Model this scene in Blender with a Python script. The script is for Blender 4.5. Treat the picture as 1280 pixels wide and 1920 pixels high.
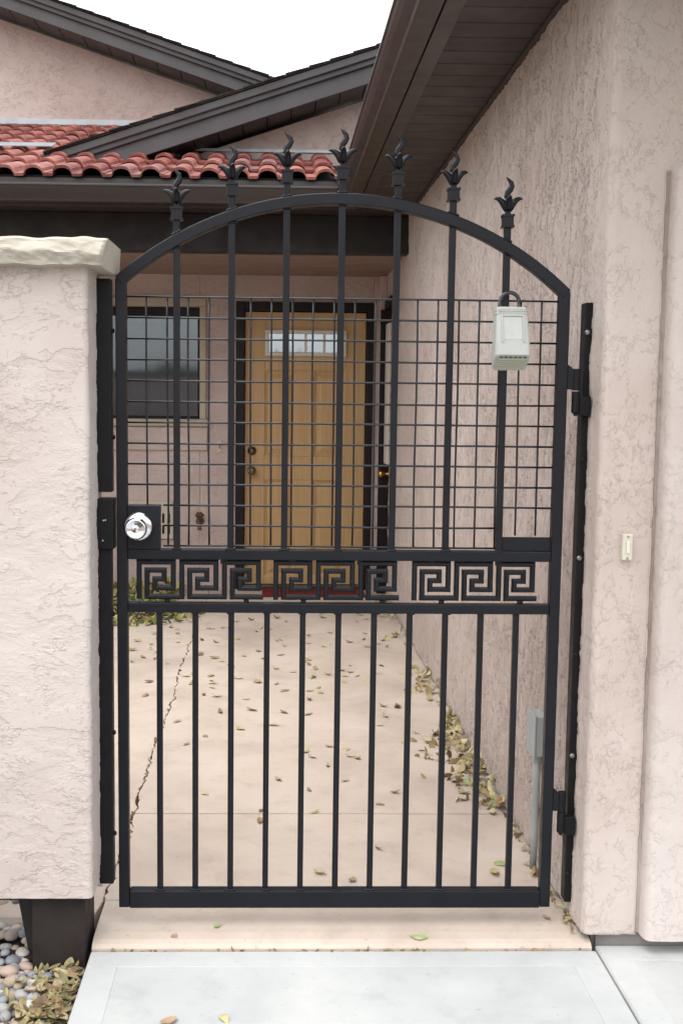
import bpy, math, random
import numpy as np
from mathutils import Matrix, Vector, Euler, noise as mnoise

# ------------------------------------------------------------------ clear
for o in list(bpy.data.objects):
    bpy.data.objects.remove(o)
random.seed(7)
rnd = random.Random(11)
scene = bpy.context.scene
COL = scene.collection

# ------------------------------------------------------------------ camera
FPX, PITCH, YAW, ROLL, PCX = 2040.84, .0991361, .0230875, -.0100299, 558.15
CAM = Vector((0.0, -2.6397, 1.32))
fw = Vector((math.sin(YAW) * math.cos(PITCH), math.cos(YAW) * math.cos(PITCH), -math.sin(PITCH)))
rt = Vector((math.cos(YAW), -math.sin(YAW), 0))
dn = fw.cross(rt)
cr, sr = math.cos(ROLL), math.sin(ROLL)
RT = cr * rt + sr * dn
DN = -sr * rt + cr * dn
cam_data = bpy.data.cameras.new('camera')
cam = bpy.data.objects.new('camera', cam_data)
COL.objects.link(cam)
cam.matrix_world = Matrix(((RT.x, -DN.x, -fw.x, CAM.x), (RT.y, -DN.y, -fw.y, CAM.y),
                           (RT.z, -DN.z, -fw.z, CAM.z), (0, 0, 0, 1)))
cam_data.sensor_fit = 'VERTICAL'
cam_data.sensor_height = 36
cam_data.sensor_width = 24
cam_data.lens = FPX / 1920 * 36
cam_data.shift_x = (640 - PCX) / 1920
cam_data.clip_start = .05
cam_data.clip_end = 3000
scene.camera = cam


def at(u, v, X=None, Y=None, Z=None):
    """photo point on a world plane X=, Y= or Z="""
    d = RT * ((u - PCX) / FPX) + DN * ((v - 960) / FPX) + fw
    t = (X - CAM.x) / d.x if X is not None else (Y - CAM.y) / d.y if Y is not None else (Z - CAM.z) / d.z
    return CAM + d * t


# ------------------------------------------------------------------ sky, sun, exposure
SUN_EL, SUN_ROT = math.radians(68), math.radians(215)
world = bpy.data.worlds.new('World')
scene.world = world
world.use_nodes = True
wn = world.node_tree
wn.nodes.clear()
w_out = wn.nodes.new('ShaderNodeOutputWorld')
w_bg = wn.nodes.new('ShaderNodeBackground')
w_sky = wn.nodes.new('ShaderNodeTexSky')
w_sky.sky_type = 'NISHITA'
w_sky.sun_disc = False
w_sky.sun_elevation = SUN_EL
w_sky.sun_rotation = SUN_ROT
w_sky.air_density = 1.0
w_sky.dust_density = 6.0
w_sky.ozone_density = 1.0
w_hsv = wn.nodes.new('ShaderNodeHueSaturation')      # overcast: the cloud deck takes the blue out
w_hsv.inputs['Saturation'].default_value = 0.5
wn.links.new(w_sky.outputs[0], w_hsv.inputs['Color'])
# overcast dome: brighter overhead than at the horizon, the same all round
w_tc = wn.nodes.new('ShaderNodeTexCoord')
w_xyz = wn.nodes.new('ShaderNodeSeparateXYZ')
wn.links.new(w_tc.outputs['Generated'], w_xyz.inputs[0])
w_mr = wn.nodes.new('ShaderNodeMapRange')
w_mr.inputs[1].default_value, w_mr.inputs[2].default_value = 0, 1
w_mr.inputs[3].default_value, w_mr.inputs[4].default_value = 4.6, 7.4
wn.links.new(w_xyz.outputs[2], w_mr.inputs[0])
w_mul = wn.nodes.new('ShaderNodeVectorMath')
w_mul.operation = 'SCALE'
w_gam = wn.nodes.new('ShaderNodeGamma')               # cloud evens the sky out
w_gam.inputs[1].default_value = .3
wn.links.new(w_hsv.outputs[0], w_gam.inputs[0])
wn.links.new(w_gam.outputs[0], w_mul.inputs[0])
wn.links.new(w_mr.outputs[0], w_mul.inputs['Scale'])
wn.links.new(w_mul.outputs[0], w_bg.inputs[0])
w_bg.inputs[1].default_value = 0.15
wn.links.new(w_bg.outputs[0], w_out.inputs[0])

sun_data = bpy.data.lights.new('sun', 'SUN')
sun_data.energy = 0.5
sun_data.angle = math.radians(35)
sun_data.color = (1, .97, .93)
sun = bpy.data.objects.new('sun', sun_data)
COL.objects.link(sun)
sd = Vector((math.sin(SUN_ROT) * math.cos(SUN_EL), math.cos(SUN_ROT) * math.cos(SUN_EL), math.sin(SUN_EL)))
sun.rotation_euler = sd.to_track_quat('Z', 'Y').to_euler()

vs = scene.view_settings
vs.view_transform = 'Standard'
vs.look = 'None'
vs.exposure = 0.82
vs.gamma = 1
vs.use_curve_mapping = False
scene.render.engine = 'CYCLES'
scene.cycles.max_bounces = 8
scene.cycles.diffuse_bounces = 5


# ------------------------------------------------------------------ materials
def new_mat(name):
    m = bpy.data.materials.new(name)
    m.use_nodes = True
    nt = m.node_tree
    nt.nodes.clear()
    out = nt.nodes.new('ShaderNodeOutputMaterial')
    b = nt.nodes.new('ShaderNodeBsdfPrincipled')
    nt.links.new(b.outputs[0], out.inputs[0])
    return m, nt, b, out


def N(nt, typ, **kw):
    n = nt.nodes.new(typ)
    for k, v in kw.items():
        if k in n.inputs.keys():
            n.inputs[k].default_value = v
        else:
            setattr(n, k, v)
    return n


def noise_node(nt, vec, scale, detail=4, rough=.55, dist=0.0):
    n = N(nt, 'ShaderNodeTexNoise', Scale=scale, Detail=detail, Roughness=rough, Distortion=dist)
    nt.links.new(vec, n.inputs['Vector'])
    return n.outputs['Fac']


def ramp(nt, fac, stops, interp='LINEAR'):
    r = N(nt, 'ShaderNodeValToRGB')
    r.color_ramp.interpolation = interp
    e = r.color_ramp.elements
    while len(e) > 1:
        e.remove(e[-1])
    e[0].position = stops[0][0]
    e[0].color = (*stops[0][1], 1)
    for p, c in stops[1:]:
        x = e.new(p)
        x.color = (*c, 1)
    nt.links.new(fac, r.inputs[0])
    return r.outputs[0]


def rng(nt, fac, a, b, lo=0.0, hi=1.0, smooth=False):
    m = N(nt, 'ShaderNodeMapRange')
    m.interpolation_type = 'SMOOTHSTEP' if smooth else 'LINEAR'
    m.inputs[1].default_value = a
    m.inputs[2].default_value = b
    m.inputs[3].default_value = lo
    m.inputs[4].default_value = hi
    nt.links.new(fac, m.inputs[0])
    return m.outputs[0]


def mth(nt, op, a, b):
    m = N(nt, 'ShaderNodeMath', operation=op)
    for i, x in enumerate((a, b)):
        if isinstance(x, (int, float)):
            m.inputs[i].default_value = x
        else:
            nt.links.new(x, m.inputs[i])
    return m.outputs[0]


def coords(nt, scale=(1, 1, 1), rot=(0, 0, 0)):
    tc = N(nt, 'ShaderNodeTexCoord')
    mp = N(nt, 'ShaderNodeMapping')
    mp.inputs['Scale'].default_value = scale
    mp.inputs['Rotation'].default_value = rot
    nt.links.new(tc.outputs['Object'], mp.inputs[0])
    return mp.outputs[0]


def lerp(a, b, t):
    return tuple(x + (y - x) * t for x, y in zip(a, b))


def plain(name, col, rough=.5, metal=0.0, var=.12, vscale=8, bump=.0, bscale=60, spec=.5):
    m, nt, b, out = new_mat(name)
    v = coords(nt)
    f = noise_node(nt, v, vscale, 5, .6)
    c = ramp(nt, f, [(.3, lerp(col, (0, 0, 0), var)), (.7, tuple(min(.95, x * (1 + var * .5)) for x in col))])
    nt.links.new(c, b.inputs['Base Color'])
    b.inputs['Metallic'].default_value = metal
    b.inputs['Specular IOR Level'].default_value = spec
    nt.links.new(rng(nt, noise_node(nt, v, vscale * 2.3, 4), .3, .7, rough * .8, min(1, rough * 1.2)), b.inputs['Roughness'])
    if bump:
        bn = N(nt, 'ShaderNodeBump', Strength=1.0, Distance=bump)
        nt.links.new(noise_node(nt, v, bscale, 4), bn.inputs['Height'])
        nt.links.new(bn.outputs[0], b.inputs['Normal'])
    return m


def stucco(name, col, amp, scale=15, stretch=(1, 1, 1), rot=(0, 0, 0), real=True, side=1):
    """skip-trowel stucco: smooth plateaus with ragged steps between them"""
    m, nt, b, out = new_mat(name)
    v = coords(nt, stretch, rot)
    raw = coords(nt)
    a = noise_node(nt, v, scale, 8, .66, .25)
    a2 = noise_node(nt, v, scale * 2.6, 6, .68, .3)
    p1 = rng(nt, a, .463, .489, 0, 1, True)          # knocked-down plateaus: a sharp ragged foot ...
    p1b = rng(nt, a, .485, .62, 0, 1, True)         # ... and a gentle crown
    p2 = rng(nt, a2, .545, .585, 0, 1, True)
    patch = rng(nt, noise_node(nt, raw, 5, 3), .42, .6, .15, 1, True)
    fine = noise_node(nt, raw, 170, 4, .7)
    pits = rng(nt, noise_node(nt, coords(nt, (1, 1.5, .8)), 78, 4, .7), .36, .42, 0, 1, True)
    big = noise_node(nt, raw, 2.5, 2)
    h = mth(nt, 'ADD', mth(nt, 'MULTIPLY', p1, .42), mth(nt, 'MULTIPLY', p1b, .34))
    h = mth(nt, 'ADD', h, mth(nt, 'MULTIPLY', mth(nt, 'MULTIPLY', p2, patch), .34))
    h = mth(nt, 'ADD', h, mth(nt, 'MULTIPLY', fine, .20))
    h = mth(nt, 'ADD', h, mth(nt, 'MULTIPLY', mth(nt, 'MULTIPLY', pits, patch), .36))
    if side > 1:                                     # the face along the walkway is thrown much rougher
        tcn = N(nt, 'ShaderNodeTexCoord')
        sx = N(nt, 'ShaderNodeSeparateXYZ')
        nt.links.new(tcn.outputs['Normal'], sx.inputs[0])
        h = mth(nt, 'MULTIPLY', h, rng(nt, mth(nt, 'ABSOLUTE', sx.outputs[0], 0), .3, .9, 1, side))
        sy = N(nt, 'ShaderNodeSeparateXYZ')
        nt.links.new(raw, sy.inputs[0])
        fade = mth(nt, 'MULTIPLY', mth(nt, 'ABSOLUTE', sx.outputs[0], 0), rng(nt, sy.outputs[1], -.06, .14, .62, 0, True))
        h = mth(nt, 'MULTIPLY', h, mth(nt, 'SUBTRACT', 1, fade))      # smooth along the corner bead
    h = mth(nt, 'ADD', h, mth(nt, 'MULTIPLY', big, .15))
    tint = noise_node(nt, raw, 1.7, 5, .6)
    c = ramp(nt, tint, [(.3, lerp(col, (col[0] * .86, col[1] * .82, col[2] * .80), .8)), (.52, col), (.75, lerp(col, (.75, .70, .66), .22))])
    nt.links.new(c, b.inputs['Base Color'])
    b.inputs['Roughness'].default_value = .92
    b.inputs['Specular IOR Level'].default_value = .18
    if real:
        d = N(nt, 'ShaderNodeDisplacement', Midlevel=.55, Scale=amp)
        nt.links.new(h, d.inputs['Height'])
        nt.links.new(d.outputs[0], out.inputs['Displacement'])
        m.displacement_method = 'BOTH'
    else:
        bn = N(nt, 'ShaderNodeBump', Strength=1.0, Distance=amp)
        nt.links.new(h, bn.inputs['Height'])
        nt.links.new(bn.outputs[0], b.inputs['Normal'])
    return m


def concrete(name, col, dark, spots=.5, bump=.0012):
    m, nt, b, out = new_mat(name)
    v = coords(nt)
    n1 = noise_node(nt, v, 1.6, 6, .62, .4)
    n2 = noise_node(nt, v, 9, 6, .65)
    n3 = noise_node(nt, v, 46, 5, .7)
    c1 = ramp(nt, n1, [(.28, lerp(col, dark, .8)), (.5, col), (.74, lerp(col, (.85, .83, .8), .18))])
    mx = N(nt, 'ShaderNodeMix', data_type='RGBA')
    nt.links.new(rng(nt, n2, .50, .72, 0, spots, True), mx.inputs[0])
    nt.links.new(c1, mx.inputs[6])
    mx.inputs[7].default_value = (*dark, 1)
    mx2 = N(nt, 'ShaderNodeMix', data_type='RGBA')
    nt.links.new(rng(nt, n3, .61, .72, 0, .5, True), mx2.inputs[0])
    nt.links.new(mx.outputs[2], mx2.inputs[6])
    mx2.inputs[7].default_value = (*lerp(dark, (0, 0, 0), .35), 1)
    nt.links.new(mx2.outputs[2], b.inputs['Base Color'])
    b.inputs['Roughness'].default_value = .85
    b.inputs['Specular IOR Level'].default_value = .3
    bn = N(nt, 'ShaderNodeBump', Strength=1.0, Distance=bump)
    nt.links.new(mth(nt, 'ADD', n2, mth(nt, 'MULTIPLY', noise_node(nt, v, 220, 3), .4)), bn.inputs['Height'])
    nt.links.new(bn.outputs[0], b.inputs['Normal'])
    return m


def by_object(name, stops, rough=.7, var=.25, vscale=40, spec=.3, bump=0, interp='LINEAR'):
    """colour picked per object from a ramp"""
    m, nt, b, out = new_mat(name)
    oi = N(nt, 'ShaderNodeObjectInfo')
    c = ramp(nt, oi.outputs['Random'], stops, interp)
    v = coords(nt)
    mx = N(nt, 'ShaderNodeMix', data_type='RGBA', blend_type='MULTIPLY')
    mx.inputs[0].default_value = 1
    nt.links.new(c, mx.inputs[6])
    f = noise_node(nt, v, vscale, 5, .65)
    nt.links.new(ramp(nt, f, [(.3, (1 - var,) * 3), (.7, (1 + var * .2,) * 3)]), mx.inputs[7])
    nt.links.new(mx.outputs[2], b.inputs['Base Color'])
    b.inputs['Roughness'].default_value = rough
    b.inputs['Specular IOR Level'].default_value = spec
    if bump:
        bn = N(nt, 'ShaderNodeBump', Strength=1, Distance=bump)
        nt.links.new(f, bn.inputs['Height'])
        nt.links.new(bn.outputs[0], b.inputs['Normal'])
    return m


PINK = (.495, .42, .38)
M = {}
M['stucco_right'] = stucco('stucco_right', PINK, .0025, 15, (1, 1.3, .75), side=3.0)
M['stucco_pillar'] = stucco('stucco_pillar', (.515, .455, .425), .0032, 8.5, (.68, .8, 1.3), (0, math.radians(-14), 0))
M['stucco_trim'] = stucco('stucco_trim', (.515, .455, .425), .0022, 12)
M['stucco_back'] = stucco('stucco_back', (.50, .405, .37), .003, 18, real=False)
M['stucco_gable'] = stucco('stucco_gable', (.45, .365, .33), .004, 6, (1, 1, 1.3), real=False)
M['iron'] = plain('iron', (.0065, .0072, .0105), .40, 0, .35, 9, .0005, 150, .24)
M['iron_jamb'] = plain('iron_jamb', (.008, .0075, .009), .5, 0, .3, 14, .0005, 160, .2)
M['wire'] = plain('wire', (.009, .0095, .012), .35, .1, .2, 20)
M['chrome'] = plain('chrome', (.72, .72, .74), .13, 1, .05, 20)
M['brass'] = plain('brass', (.55, .36, .10), .22, 1, .1, 20)
M['old_brass'] = plain('old_brass', (.22, .15, .07), .35, .9, .2, 20)
M['bolt'] = plain('bolt', (.30, .32, .30), .4, .8, .2, 60)
M['brown_metal'] = plain('brown_metal', (.034, .026, .023), .4, 0, .06, 4, 0, 60)
M['brown_soffit'] = plain('brown_soffit', (.034, .025, .022), .55, 0, .15, 3, .0003, 60)
M['brown_dark'] = plain('brown_dark', (.014, .010, .010), .7, 0, .2, 3, .0005, 40)
M['brown_post'] = plain('brown_post', (.026, .020, .018), .7, 0, .35, 9, .001, 40, .2)
M['fascia_grey'] = plain('fascia_grey', (.055, .051, .053), .55, 0, .14, 2.2, .0005, 50)
M['shingle'] = plain('shingle', (.040, .035, .031), .95, 0, .5, 25, .004, 90, .1)
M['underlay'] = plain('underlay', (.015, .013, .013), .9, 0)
M['ceiling'] = plain('ceiling', (.25, .17, .14), .8, 0, .1, 3)
M['flashing'] = plain('flashing', (.38, .41, .43), .45, .3, .15, 6)
M['flashing_old'] = plain('flashing_old', (.20, .22, .235), .6, .2, .3, 8)
M['tile'] = by_object('tile', [(0, (.245, .073, .060)), (.22, (.33, .118, .094)), (.45, (.205, .063, .054)), (.65, (.36, .155, .128)),
                               (.8, (.27, .088, .072)), (.88, (.23, .15, .145)), (1, (.28, .185, .175))], .68, .5, 11, .3, .0015)
M['cap'] = plain('cap', (.46, .425, .36), .9, 0, .2, 7, .0012, 120, .15)
M['walk'] = concrete('walk', (.485, .408, .342), (.33, .27, .23), .4)
M['lip'] = concrete('lip', (.57, .47, .385), (.36, .32, .30), .4)
M['sidewalk'] = concrete('sidewalk', (.385, .398, .394), (.27, .29, .29), .4)
M['sidewalk_border'] = concrete('sidewalk_border', (.402, .416, .413), (.31, .33, .33), .25, .0006)
M['foundation'] = concrete('foundation', (.14, .13, .125), (.06, .06, .06), .6)
M['soil'] = plain('soil', (.065, .052, .040), 1, 0, .5, 20, .01, 30, .1)
M['dirt'] = plain('dirt', (.030, .024, .019), 1, 0, .4, 60, .004, 90, .1)
M['desert'] = plain('desert', (.25, .21, .17), 1, 0, .3, 1.2, .01, 14, .1)
M['pebble'] = by_object('pebble', [(0, (.24, .25, .27)), (.2, (.36, .36, .35)), (.4, (.20, .22, .25)), (.55, (.45, .33, .28)), (.7, (.36, .30, .22)),
                                   (.85, (.58, .56, .53)), (1, (.30, .32, .34))], .65, .3, 30, .35, .001)
M['leaf'] = by_object('leaf', [(0, (0.307, 0.291, 0.122)), (.25, (0.436, 0.404, 0.193)), (.5, (0.549, 0.484, 0.274)), (.68, (0.274, 0.298, 0.146)), (.84, (0.436, 0.307, 0.161)), (1, (0.226, 0.138, 0.081))], .6, .3, 3, .35)
M['leaf_green'] = by_object('leaf_green', [(0, (0.179, 0.207, 0.062)), (.4, (0.303, 0.317, 0.103)), (.75, (0.454, 0.427, 0.152)), (1, (0.193, 0.152, 0.062))], .55, .3, 3, .35)
M['leaf_dry'] = by_object('leaf_dry', [(0, (0.273, 0.187, 0.101)), (.5, (0.389, 0.316, 0.159)), (1, (0.187, 0.129, 0.079))], .7, .3, 60, .25)
M['leaf_litter_mix'] = by_object('leaf_litter_mix', [(0, (.30, .23, .12)), (.25, (.25, .235, .11)), (.5, (.36, .30, .18)), (.7, (.20, .20, .09)), (.85, (.26, .17, .09)), (1, (.15, .10, .06))], .65, .45, 3, .3)
M['leaf_mix'] = plain('leaf_mix', (.26, .22, .095), .65, 0, .75, 26)
M['leaf_mix_green'] = plain('leaf_mix_green', (.20, .22, .075), .6, 0, .75, 26)
M['leaf_red'] = plain('leaf_red', (.22, .055, .045), .55, 0, .3, 80)
M['leaf_orange'] = plain('leaf_orange', (.40, .27, .17), .6, 0, .3, 80)
M['leaf_pale'] = plain('leaf_pale', (.46, .40, .19), .6, 0, .3, 80)
M['leaf_brown'] = plain('leaf_brown', (.20, .105, .045), .6, 0, .4, 80)
M['leaf_fresh'] = plain('leaf_fresh', (.27, .34, .11), .55, 0, .3, 80)
M['door'] = None
M['trim_dark'] = plain('trim_dark', (.010, .007, .008), .5, 0, .2, 6, 0, 60, .25)
M['trim_beige'] = plain('trim_beige', (.40, .345, .27), .8, 0, .1, 6, .0008, 90)
M['white_frame'] = plain('white_frame', (.62, .58, .52), .5, 0, .05, 10)
M['blind'] = plain('blind', (.50, .42, .36), .8, 0, .2, 5)
M['mat_red'] = plain('mat_red', (.17, .028, .026), .95, 0, .35, 40, .003, 220, .1)
M['plastic'] = plain('plastic', (.43, .45, .42), .42, 0, .08, 20, .0002, 200)
M['plastic_panel'] = plain('plastic_panel', (.47, .48, .46), .5, 0, .08, 30)
M['plastic_dark'] = plain('plastic_dark', (.03, .03, .03), .6)
M['plastic_rib'] = plain('plastic_rib', (.40, .38, .29), .5, 0, .1, 30)
M['shackle'] = plain('shackle', (.02, .022, .028), .3)
M['cream'] = plain('cream', (.52, .50, .40), .4, 0, .05, 30)
M['ebox'] = plain('ebox', (.33, .36, .36), .5, .1, .12, 12, .0002, 100)
M['vent'] = plain('vent', (.50, .45, .36), .55, 0, .1, 10)
M['rust'] = plain('rust', (.16, .095, .055), .7, .3, .4, 60)
M['hole'] = plain('hole', (.006, .006, .006), 1)
M['mould'] = plain('mould', (.14, .12, .12), 1)
M['far_green'] = plain('far_green', (.045, .060, .030), .9, 0, .4, 1)
M['bark'] = plain('bark', (.08, .06, .045), .9, 0, .4, 6)

# wood-grain door
m, nt, b, out = new_mat('door')
v = coords(nt, (26, 26, 1.4))
g = noise_node(nt, v, 1.6, 6, .6, 1.2)
nt.links.new(ramp(nt, g, [(.25, (.40, .25, .11)), (.5, (.48, .305, .135)), (.78, (.54, .355, .165))]), b.inputs['Base Color'])
b.inputs['Roughness'].default_value = .5
bn = N(nt, 'ShaderNodeBump', Strength=.6, Distance=.0006)
nt.links.new(g, bn.inputs['Height'])
nt.links.new(bn.outputs[0], b.inputs['Normal'])
M['door'] = m
m, nt, b, out = new_mat('side_door')
g = noise_node(nt, coords(nt, (26, 26, 1.4)), 1.6, 6, .6, 1.2)
nt.links.new(ramp(nt, g, [(.25, (.24, .10, .04)), (.75, (.36, .17, .07))]), b.inputs['Base Color'])
b.inputs['Roughness'].default_value = .4
M['side_door'] = m
# window glass: thin sheet that reflects the sky and lets one look in
m, nt, b, out = new_mat('glass')
nt.nodes.remove(b)
gl = N(nt, 'ShaderNodeBsdfGlossy', Roughness=.05)
gl.inputs[0].default_value = (.9, .95, 1, 1)
tr = N(nt, 'ShaderNodeBsdfTransparent')
tr.inputs[0].default_value = (.62, .68, .72, 1)
fr = N(nt, 'ShaderNodeFresnel', IOR=1.85)
mxs = N(nt, 'ShaderNodeMixShader')
nt.links.new(fr.outputs[0], mxs.inputs[0])
nt.links.new(tr.outputs[0], mxs.inputs[1])
nt.links.new(gl.outputs[0], mxs.inputs[2])
nt.links.new(mxs.outputs[0], out.inputs[0])
M['glass'] = m
m2 = m.copy()
m2.name = 'glass_mirror'
for n_ in m2.node_tree.nodes:
    if n_.bl_idname == 'ShaderNodeFresnel':
        n_.inputs['IOR'].default_value = 3.4
M['glass_mirror'] = m2


# ------------------------------------------------------------------ mesh builder
class MB:
    def __init__(s):
        s.v, s.f = [], []

    def add(s, vs_, fs_):
        k = len(s.v)
        s.v += [tuple(p) for p in vs_]
        s.f += [tuple(i + k for i in q) for q in fs_]
        return s

    def box(s, x0, x1, y0, y1, z0, z1):
        return s.add([(x0, y0, z0), (x1, y0, z0), (x1, y1, z0), (x0, y1, z0), (x0, y0, z1), (x1, y0, z1), (x1, y1, z1), (x0, y1, z1)],
                     [(0, 3, 2, 1), (4, 5, 6, 7), (0, 1, 5, 4), (1, 2, 6, 5), (2, 3, 7, 6), (3, 0, 4, 7)])

    def prism(s, poly, axis, a, b):
        """extrude a 2-D polygon along an axis ('x': poly in (y,z); 'y': (x,z); 'z': (x,y))"""
        def P(p, t):
            return {'x': (t, p[0], p[1]), 'y': (p[0], t, p[1]), 'z': (p[0], p[1], t)}[axis]
        n = len(poly)
        vs_ = [P(p, a) for p in poly] + [P(p, b) for p in poly]
        fs_ = [tuple(range(n - 1, -1, -1)), tuple(range(n, 2 * n))] + [(i, (i + 1) % n, n + (i + 1) % n, n + i) for i in range(n)]
        return s.add(vs_, fs_)

    def tube(s, pts, rad, sides=10, flat=1.0, cap=True):
        pts = [Vector(p) for p in pts]
        rads = rad if isinstance(rad, (list, tuple)) else [rad] * len(pts)
        t0 = (pts[1] - pts[0]).normalized()
        up = Vector((0, 1, 0)) if abs(t0.y) < .9 else Vector((1, 0, 0))
        vs_, fs_ = [], []
        for i, p in enumerate(pts):
            t = (pts[min(i + 1, len(pts) - 1)] - pts[max(i - 1, 0)]).normalized()
            a = t.cross(up).normalized()
            c = a.cross(t).normalized()
            up = c
            for k in range(sides):
                th = 2 * math.pi * k / sides
                vs_.append(p + a * (math.cos(th) * rads[i]) + c * (math.sin(th) * rads[i] * flat))
        for i in range(len(pts) - 1):
            for k in range(sides):
                fs_.append((i * sides + k, i * sides + (k + 1) % sides, (i + 1) * sides + (k + 1) % sides, (i + 1) * sides + k))
        if cap:
            fs_.append(tuple(range(sides - 1, -1, -1)))
            fs_.append(tuple(range((len(pts) - 1) * sides, len(pts) * sides)))
        return s.add(vs_, fs_)

    def lathe(s, prof, origin, direction, sides=28):
        """prof: list of (radius, distance along direction)"""
        d = Vector(direction).normalized()
        a = d.orthogonal().normalized()
        c = d.cross(a)
        o = Vector(origin)
        vs_, fs_ = [], []
        for r, t in prof:
            for k in range(sides):
                th = 2 * math.pi * k / sides
                vs_.append(o + d * t + (a * math.cos(th) + c * math.sin(th)) * r)
        for i in range(len(prof) - 1):
            for k in range(sides):
                fs_.append((i * sides + k, i * sides + (k + 1) % sides, (i + 1) * sides + (k + 1) % sides, (i + 1) * sides + k))
        fs_.append(tuple(range(sides - 1, -1, -1)))
        fs_.append(tuple(range((len(prof) - 1) * sides, len(prof) * sides)))
        return s.add(vs_, fs_)

    def mesh(s, name, mat, smooth=False):
        me = bpy.data.meshes.new(name)
        me.from_pydata(s.v, [], s.f)
        me.update()
        if mat:
            me.materials.append(M[mat])
        if smooth:
            me.polygons.foreach_set('use_smooth', [True] * len(me.polygons))
        return me


def link(name, data, parent=None):
    o = bpy.data.objects.new(name, data)
    COL.objects.link(o)
    if parent:
        o.parent = parent
        loc = parent.get('_loc')
        if loc:
            o.matrix_parent_inverse = Matrix.Translation(-Vector(loc))
    return o


def obj(name, mb, mat, parent=None, bevel=0, smooth=False, label=None, segs=2):
    o = link(name, mb.mesh(name, mat, smooth), parent)
    if bevel:
        bv = o.modifiers.new('bevel', 'BEVEL')
        bv.width = bevel
        bv.segments = segs
        bv.limit_method = 'ANGLE'
        bv.angle_limit = math.radians(40)
    if label:
        o['label'] = label
    return o


def box(name, mat, parent, *d, bevel=.0015, **k):
    return obj(name, MB().box(*d), mat, parent, bevel, **k)


def thing(name, label, cat, loc=(0, 0, 0), group=None):
    o = bpy.data.objects.new(name, None)
    COL.objects.link(o)
    o.location = loc
    o.empty_display_size = .1
    o['_loc'] = tuple(loc)
    return tag(o, label, cat, group)


def tag(o, label, cat, group=None):
    o['label'] = label
    o['category'] = cat
    if group:
        o['group'] = group
    return o


def struct(o):
    o['kind'] = 'structure'
    return o


def stuff(o):
    o['kind'] = 'stuff'
    return o


def grid_obj(name, us, vs_, fn, mat, parent=None, smooth=True):
    """dense sheet; fn(u array, v array) -> xyz arrays"""
    U, V = np.meshgrid(us, vs_)
    X, Y, Z = fn(U, V)
    nu, nv = len(us), len(vs_)
    co = np.stack([X.ravel(), Y.ravel(), Z.ravel()], 1).astype(np.float32)
    i = np.arange(nu * nv).reshape(nv, nu)
    q = np.stack([i[:-1, :-1], i[:-1, 1:], i[1:, 1:], i[1:, :-1]], -1).reshape(-1, 4).astype(np.int32)
    me = bpy.data.meshes.new(name)
    me.vertices.add(len(co))
    me.vertices.foreach_set('co', co.ravel())
    me.loops.add(q.size)
    me.loops.foreach_set('vertex_index', q.ravel())
    me.polygons.add(len(q))
    me.polygons.foreach_set('loop_start', np.arange(0, q.size, 4, dtype=np.int32))
    me.polygons.foreach_set('use_smooth', np.full(len(q), smooth))
    me.update(calc_edges=True)
    me.validate()
    me.materials.append(M[mat])
    return link(name, me, parent)


# ================================================================== GROUND
ground = MB().add([(-900, -900, -.10), (900, -900, -.10), (900, 900, -.10), (-900, 900, -.10)], [(0, 1, 2, 3)])
struct(obj('ground', ground, 'desert'))

# courtyard walkway: slabs with real joints, a jagged crack beside the left slabs
walk = struct(obj('walkway', MB().box(-3.2, .95, -.06, 5.3, -.09, -.045), 'dirt'))
crack_y = [(-.03 + i * .021) for i in range(250)]
cr_rng = random.Random(3)
cx = []
wob = 0
for i, yy in enumerate(crack_y):
    wob = wob * .88 + cr_rng.uniform(-.0055, .0055)
    cx.append(-.447 + wob + cr_rng.uniform(-.003, .003))


def crack_edge(y0, y1, side):
    pts = []
    for yy, xx in zip(crack_y, cx):
        if y0 < yy < y1:
            pts.append((xx + side * (.0008 + .0065 * (cr_rng.random() ** 2.2)), yy))
    ends = np.interp([y0, y1], crack_y, cx)
    return [(ends[0] + side * .005, y0)] + pts + [(ends[1] + side * .005, y1)]


def slab(y0, y1):
    e = crack_edge(y0, y1, 1)
    poly = e + [(.86, y1), (.86, y0)]
    obj('slab', MB().prism(poly[::-1], 'z', -.05, 0), 'walk', walk, .0025)


slab(.772, 3.408)
slab(3.416, 5.3)
obj('slab', MB().prism(([(np.interp(.153, crack_y, cx), .153)] + crack_edge(.16, .766, 1) + [(.86, .766), (.86, .153)])[::-1], 'z', -.05, 0), 'walk', walk, .0025)
for y0, y1 in ((.06, 3.408), (3.416, 5.3)):
    e = crack_edge(y0, y1, -1)
    obj('slab', MB().prism(e + [(-3.2, y1), (-3.2, y0)], 'z', -.05, -.002), 'walk', walk, .0025)
# rounded front lip under the gate, dropping to the sidewalk
lip_prof = [(.150, -.05), (.150, -.0005), (.03, -.0005), (-.02, -.002), (-.05, -.006), (-.064, -.011), (-.072, -.019), (-.074, -.05)]
obj('threshold', MB().prism(lip_prof[::-1], 'x', -.436, .80), 'walk', walk, 0)

# front sidewalk
side = struct(obj('sidewalk', MB().box(-.44, 2.6, -6, -.077, -.095, -.05), 'foundation'))
SZ = -.022


def side_slab(x0, x1, y0, y1):
    box('slab', 'sidewalk', side, x0, x1, y0, y1, -.09, SZ, bevel=.004)
    w = .075
    t = SZ + .0012
    for d in ((x0 + .004, x1 - .004, y1 - w, y1 - .004), (x0 + .004, x1 - .004, y0 + .004, y0 + w), (x0 + .004, x0 + w, y0 + w, y1 - w), (x1 - w, x1 - .004, y0 + w, y1 - w)):
        box('edge_band', 'sidewalk_border', side, d[0], d[1], d[2], d[3], SZ - .02, t, bevel=.001)


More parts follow.
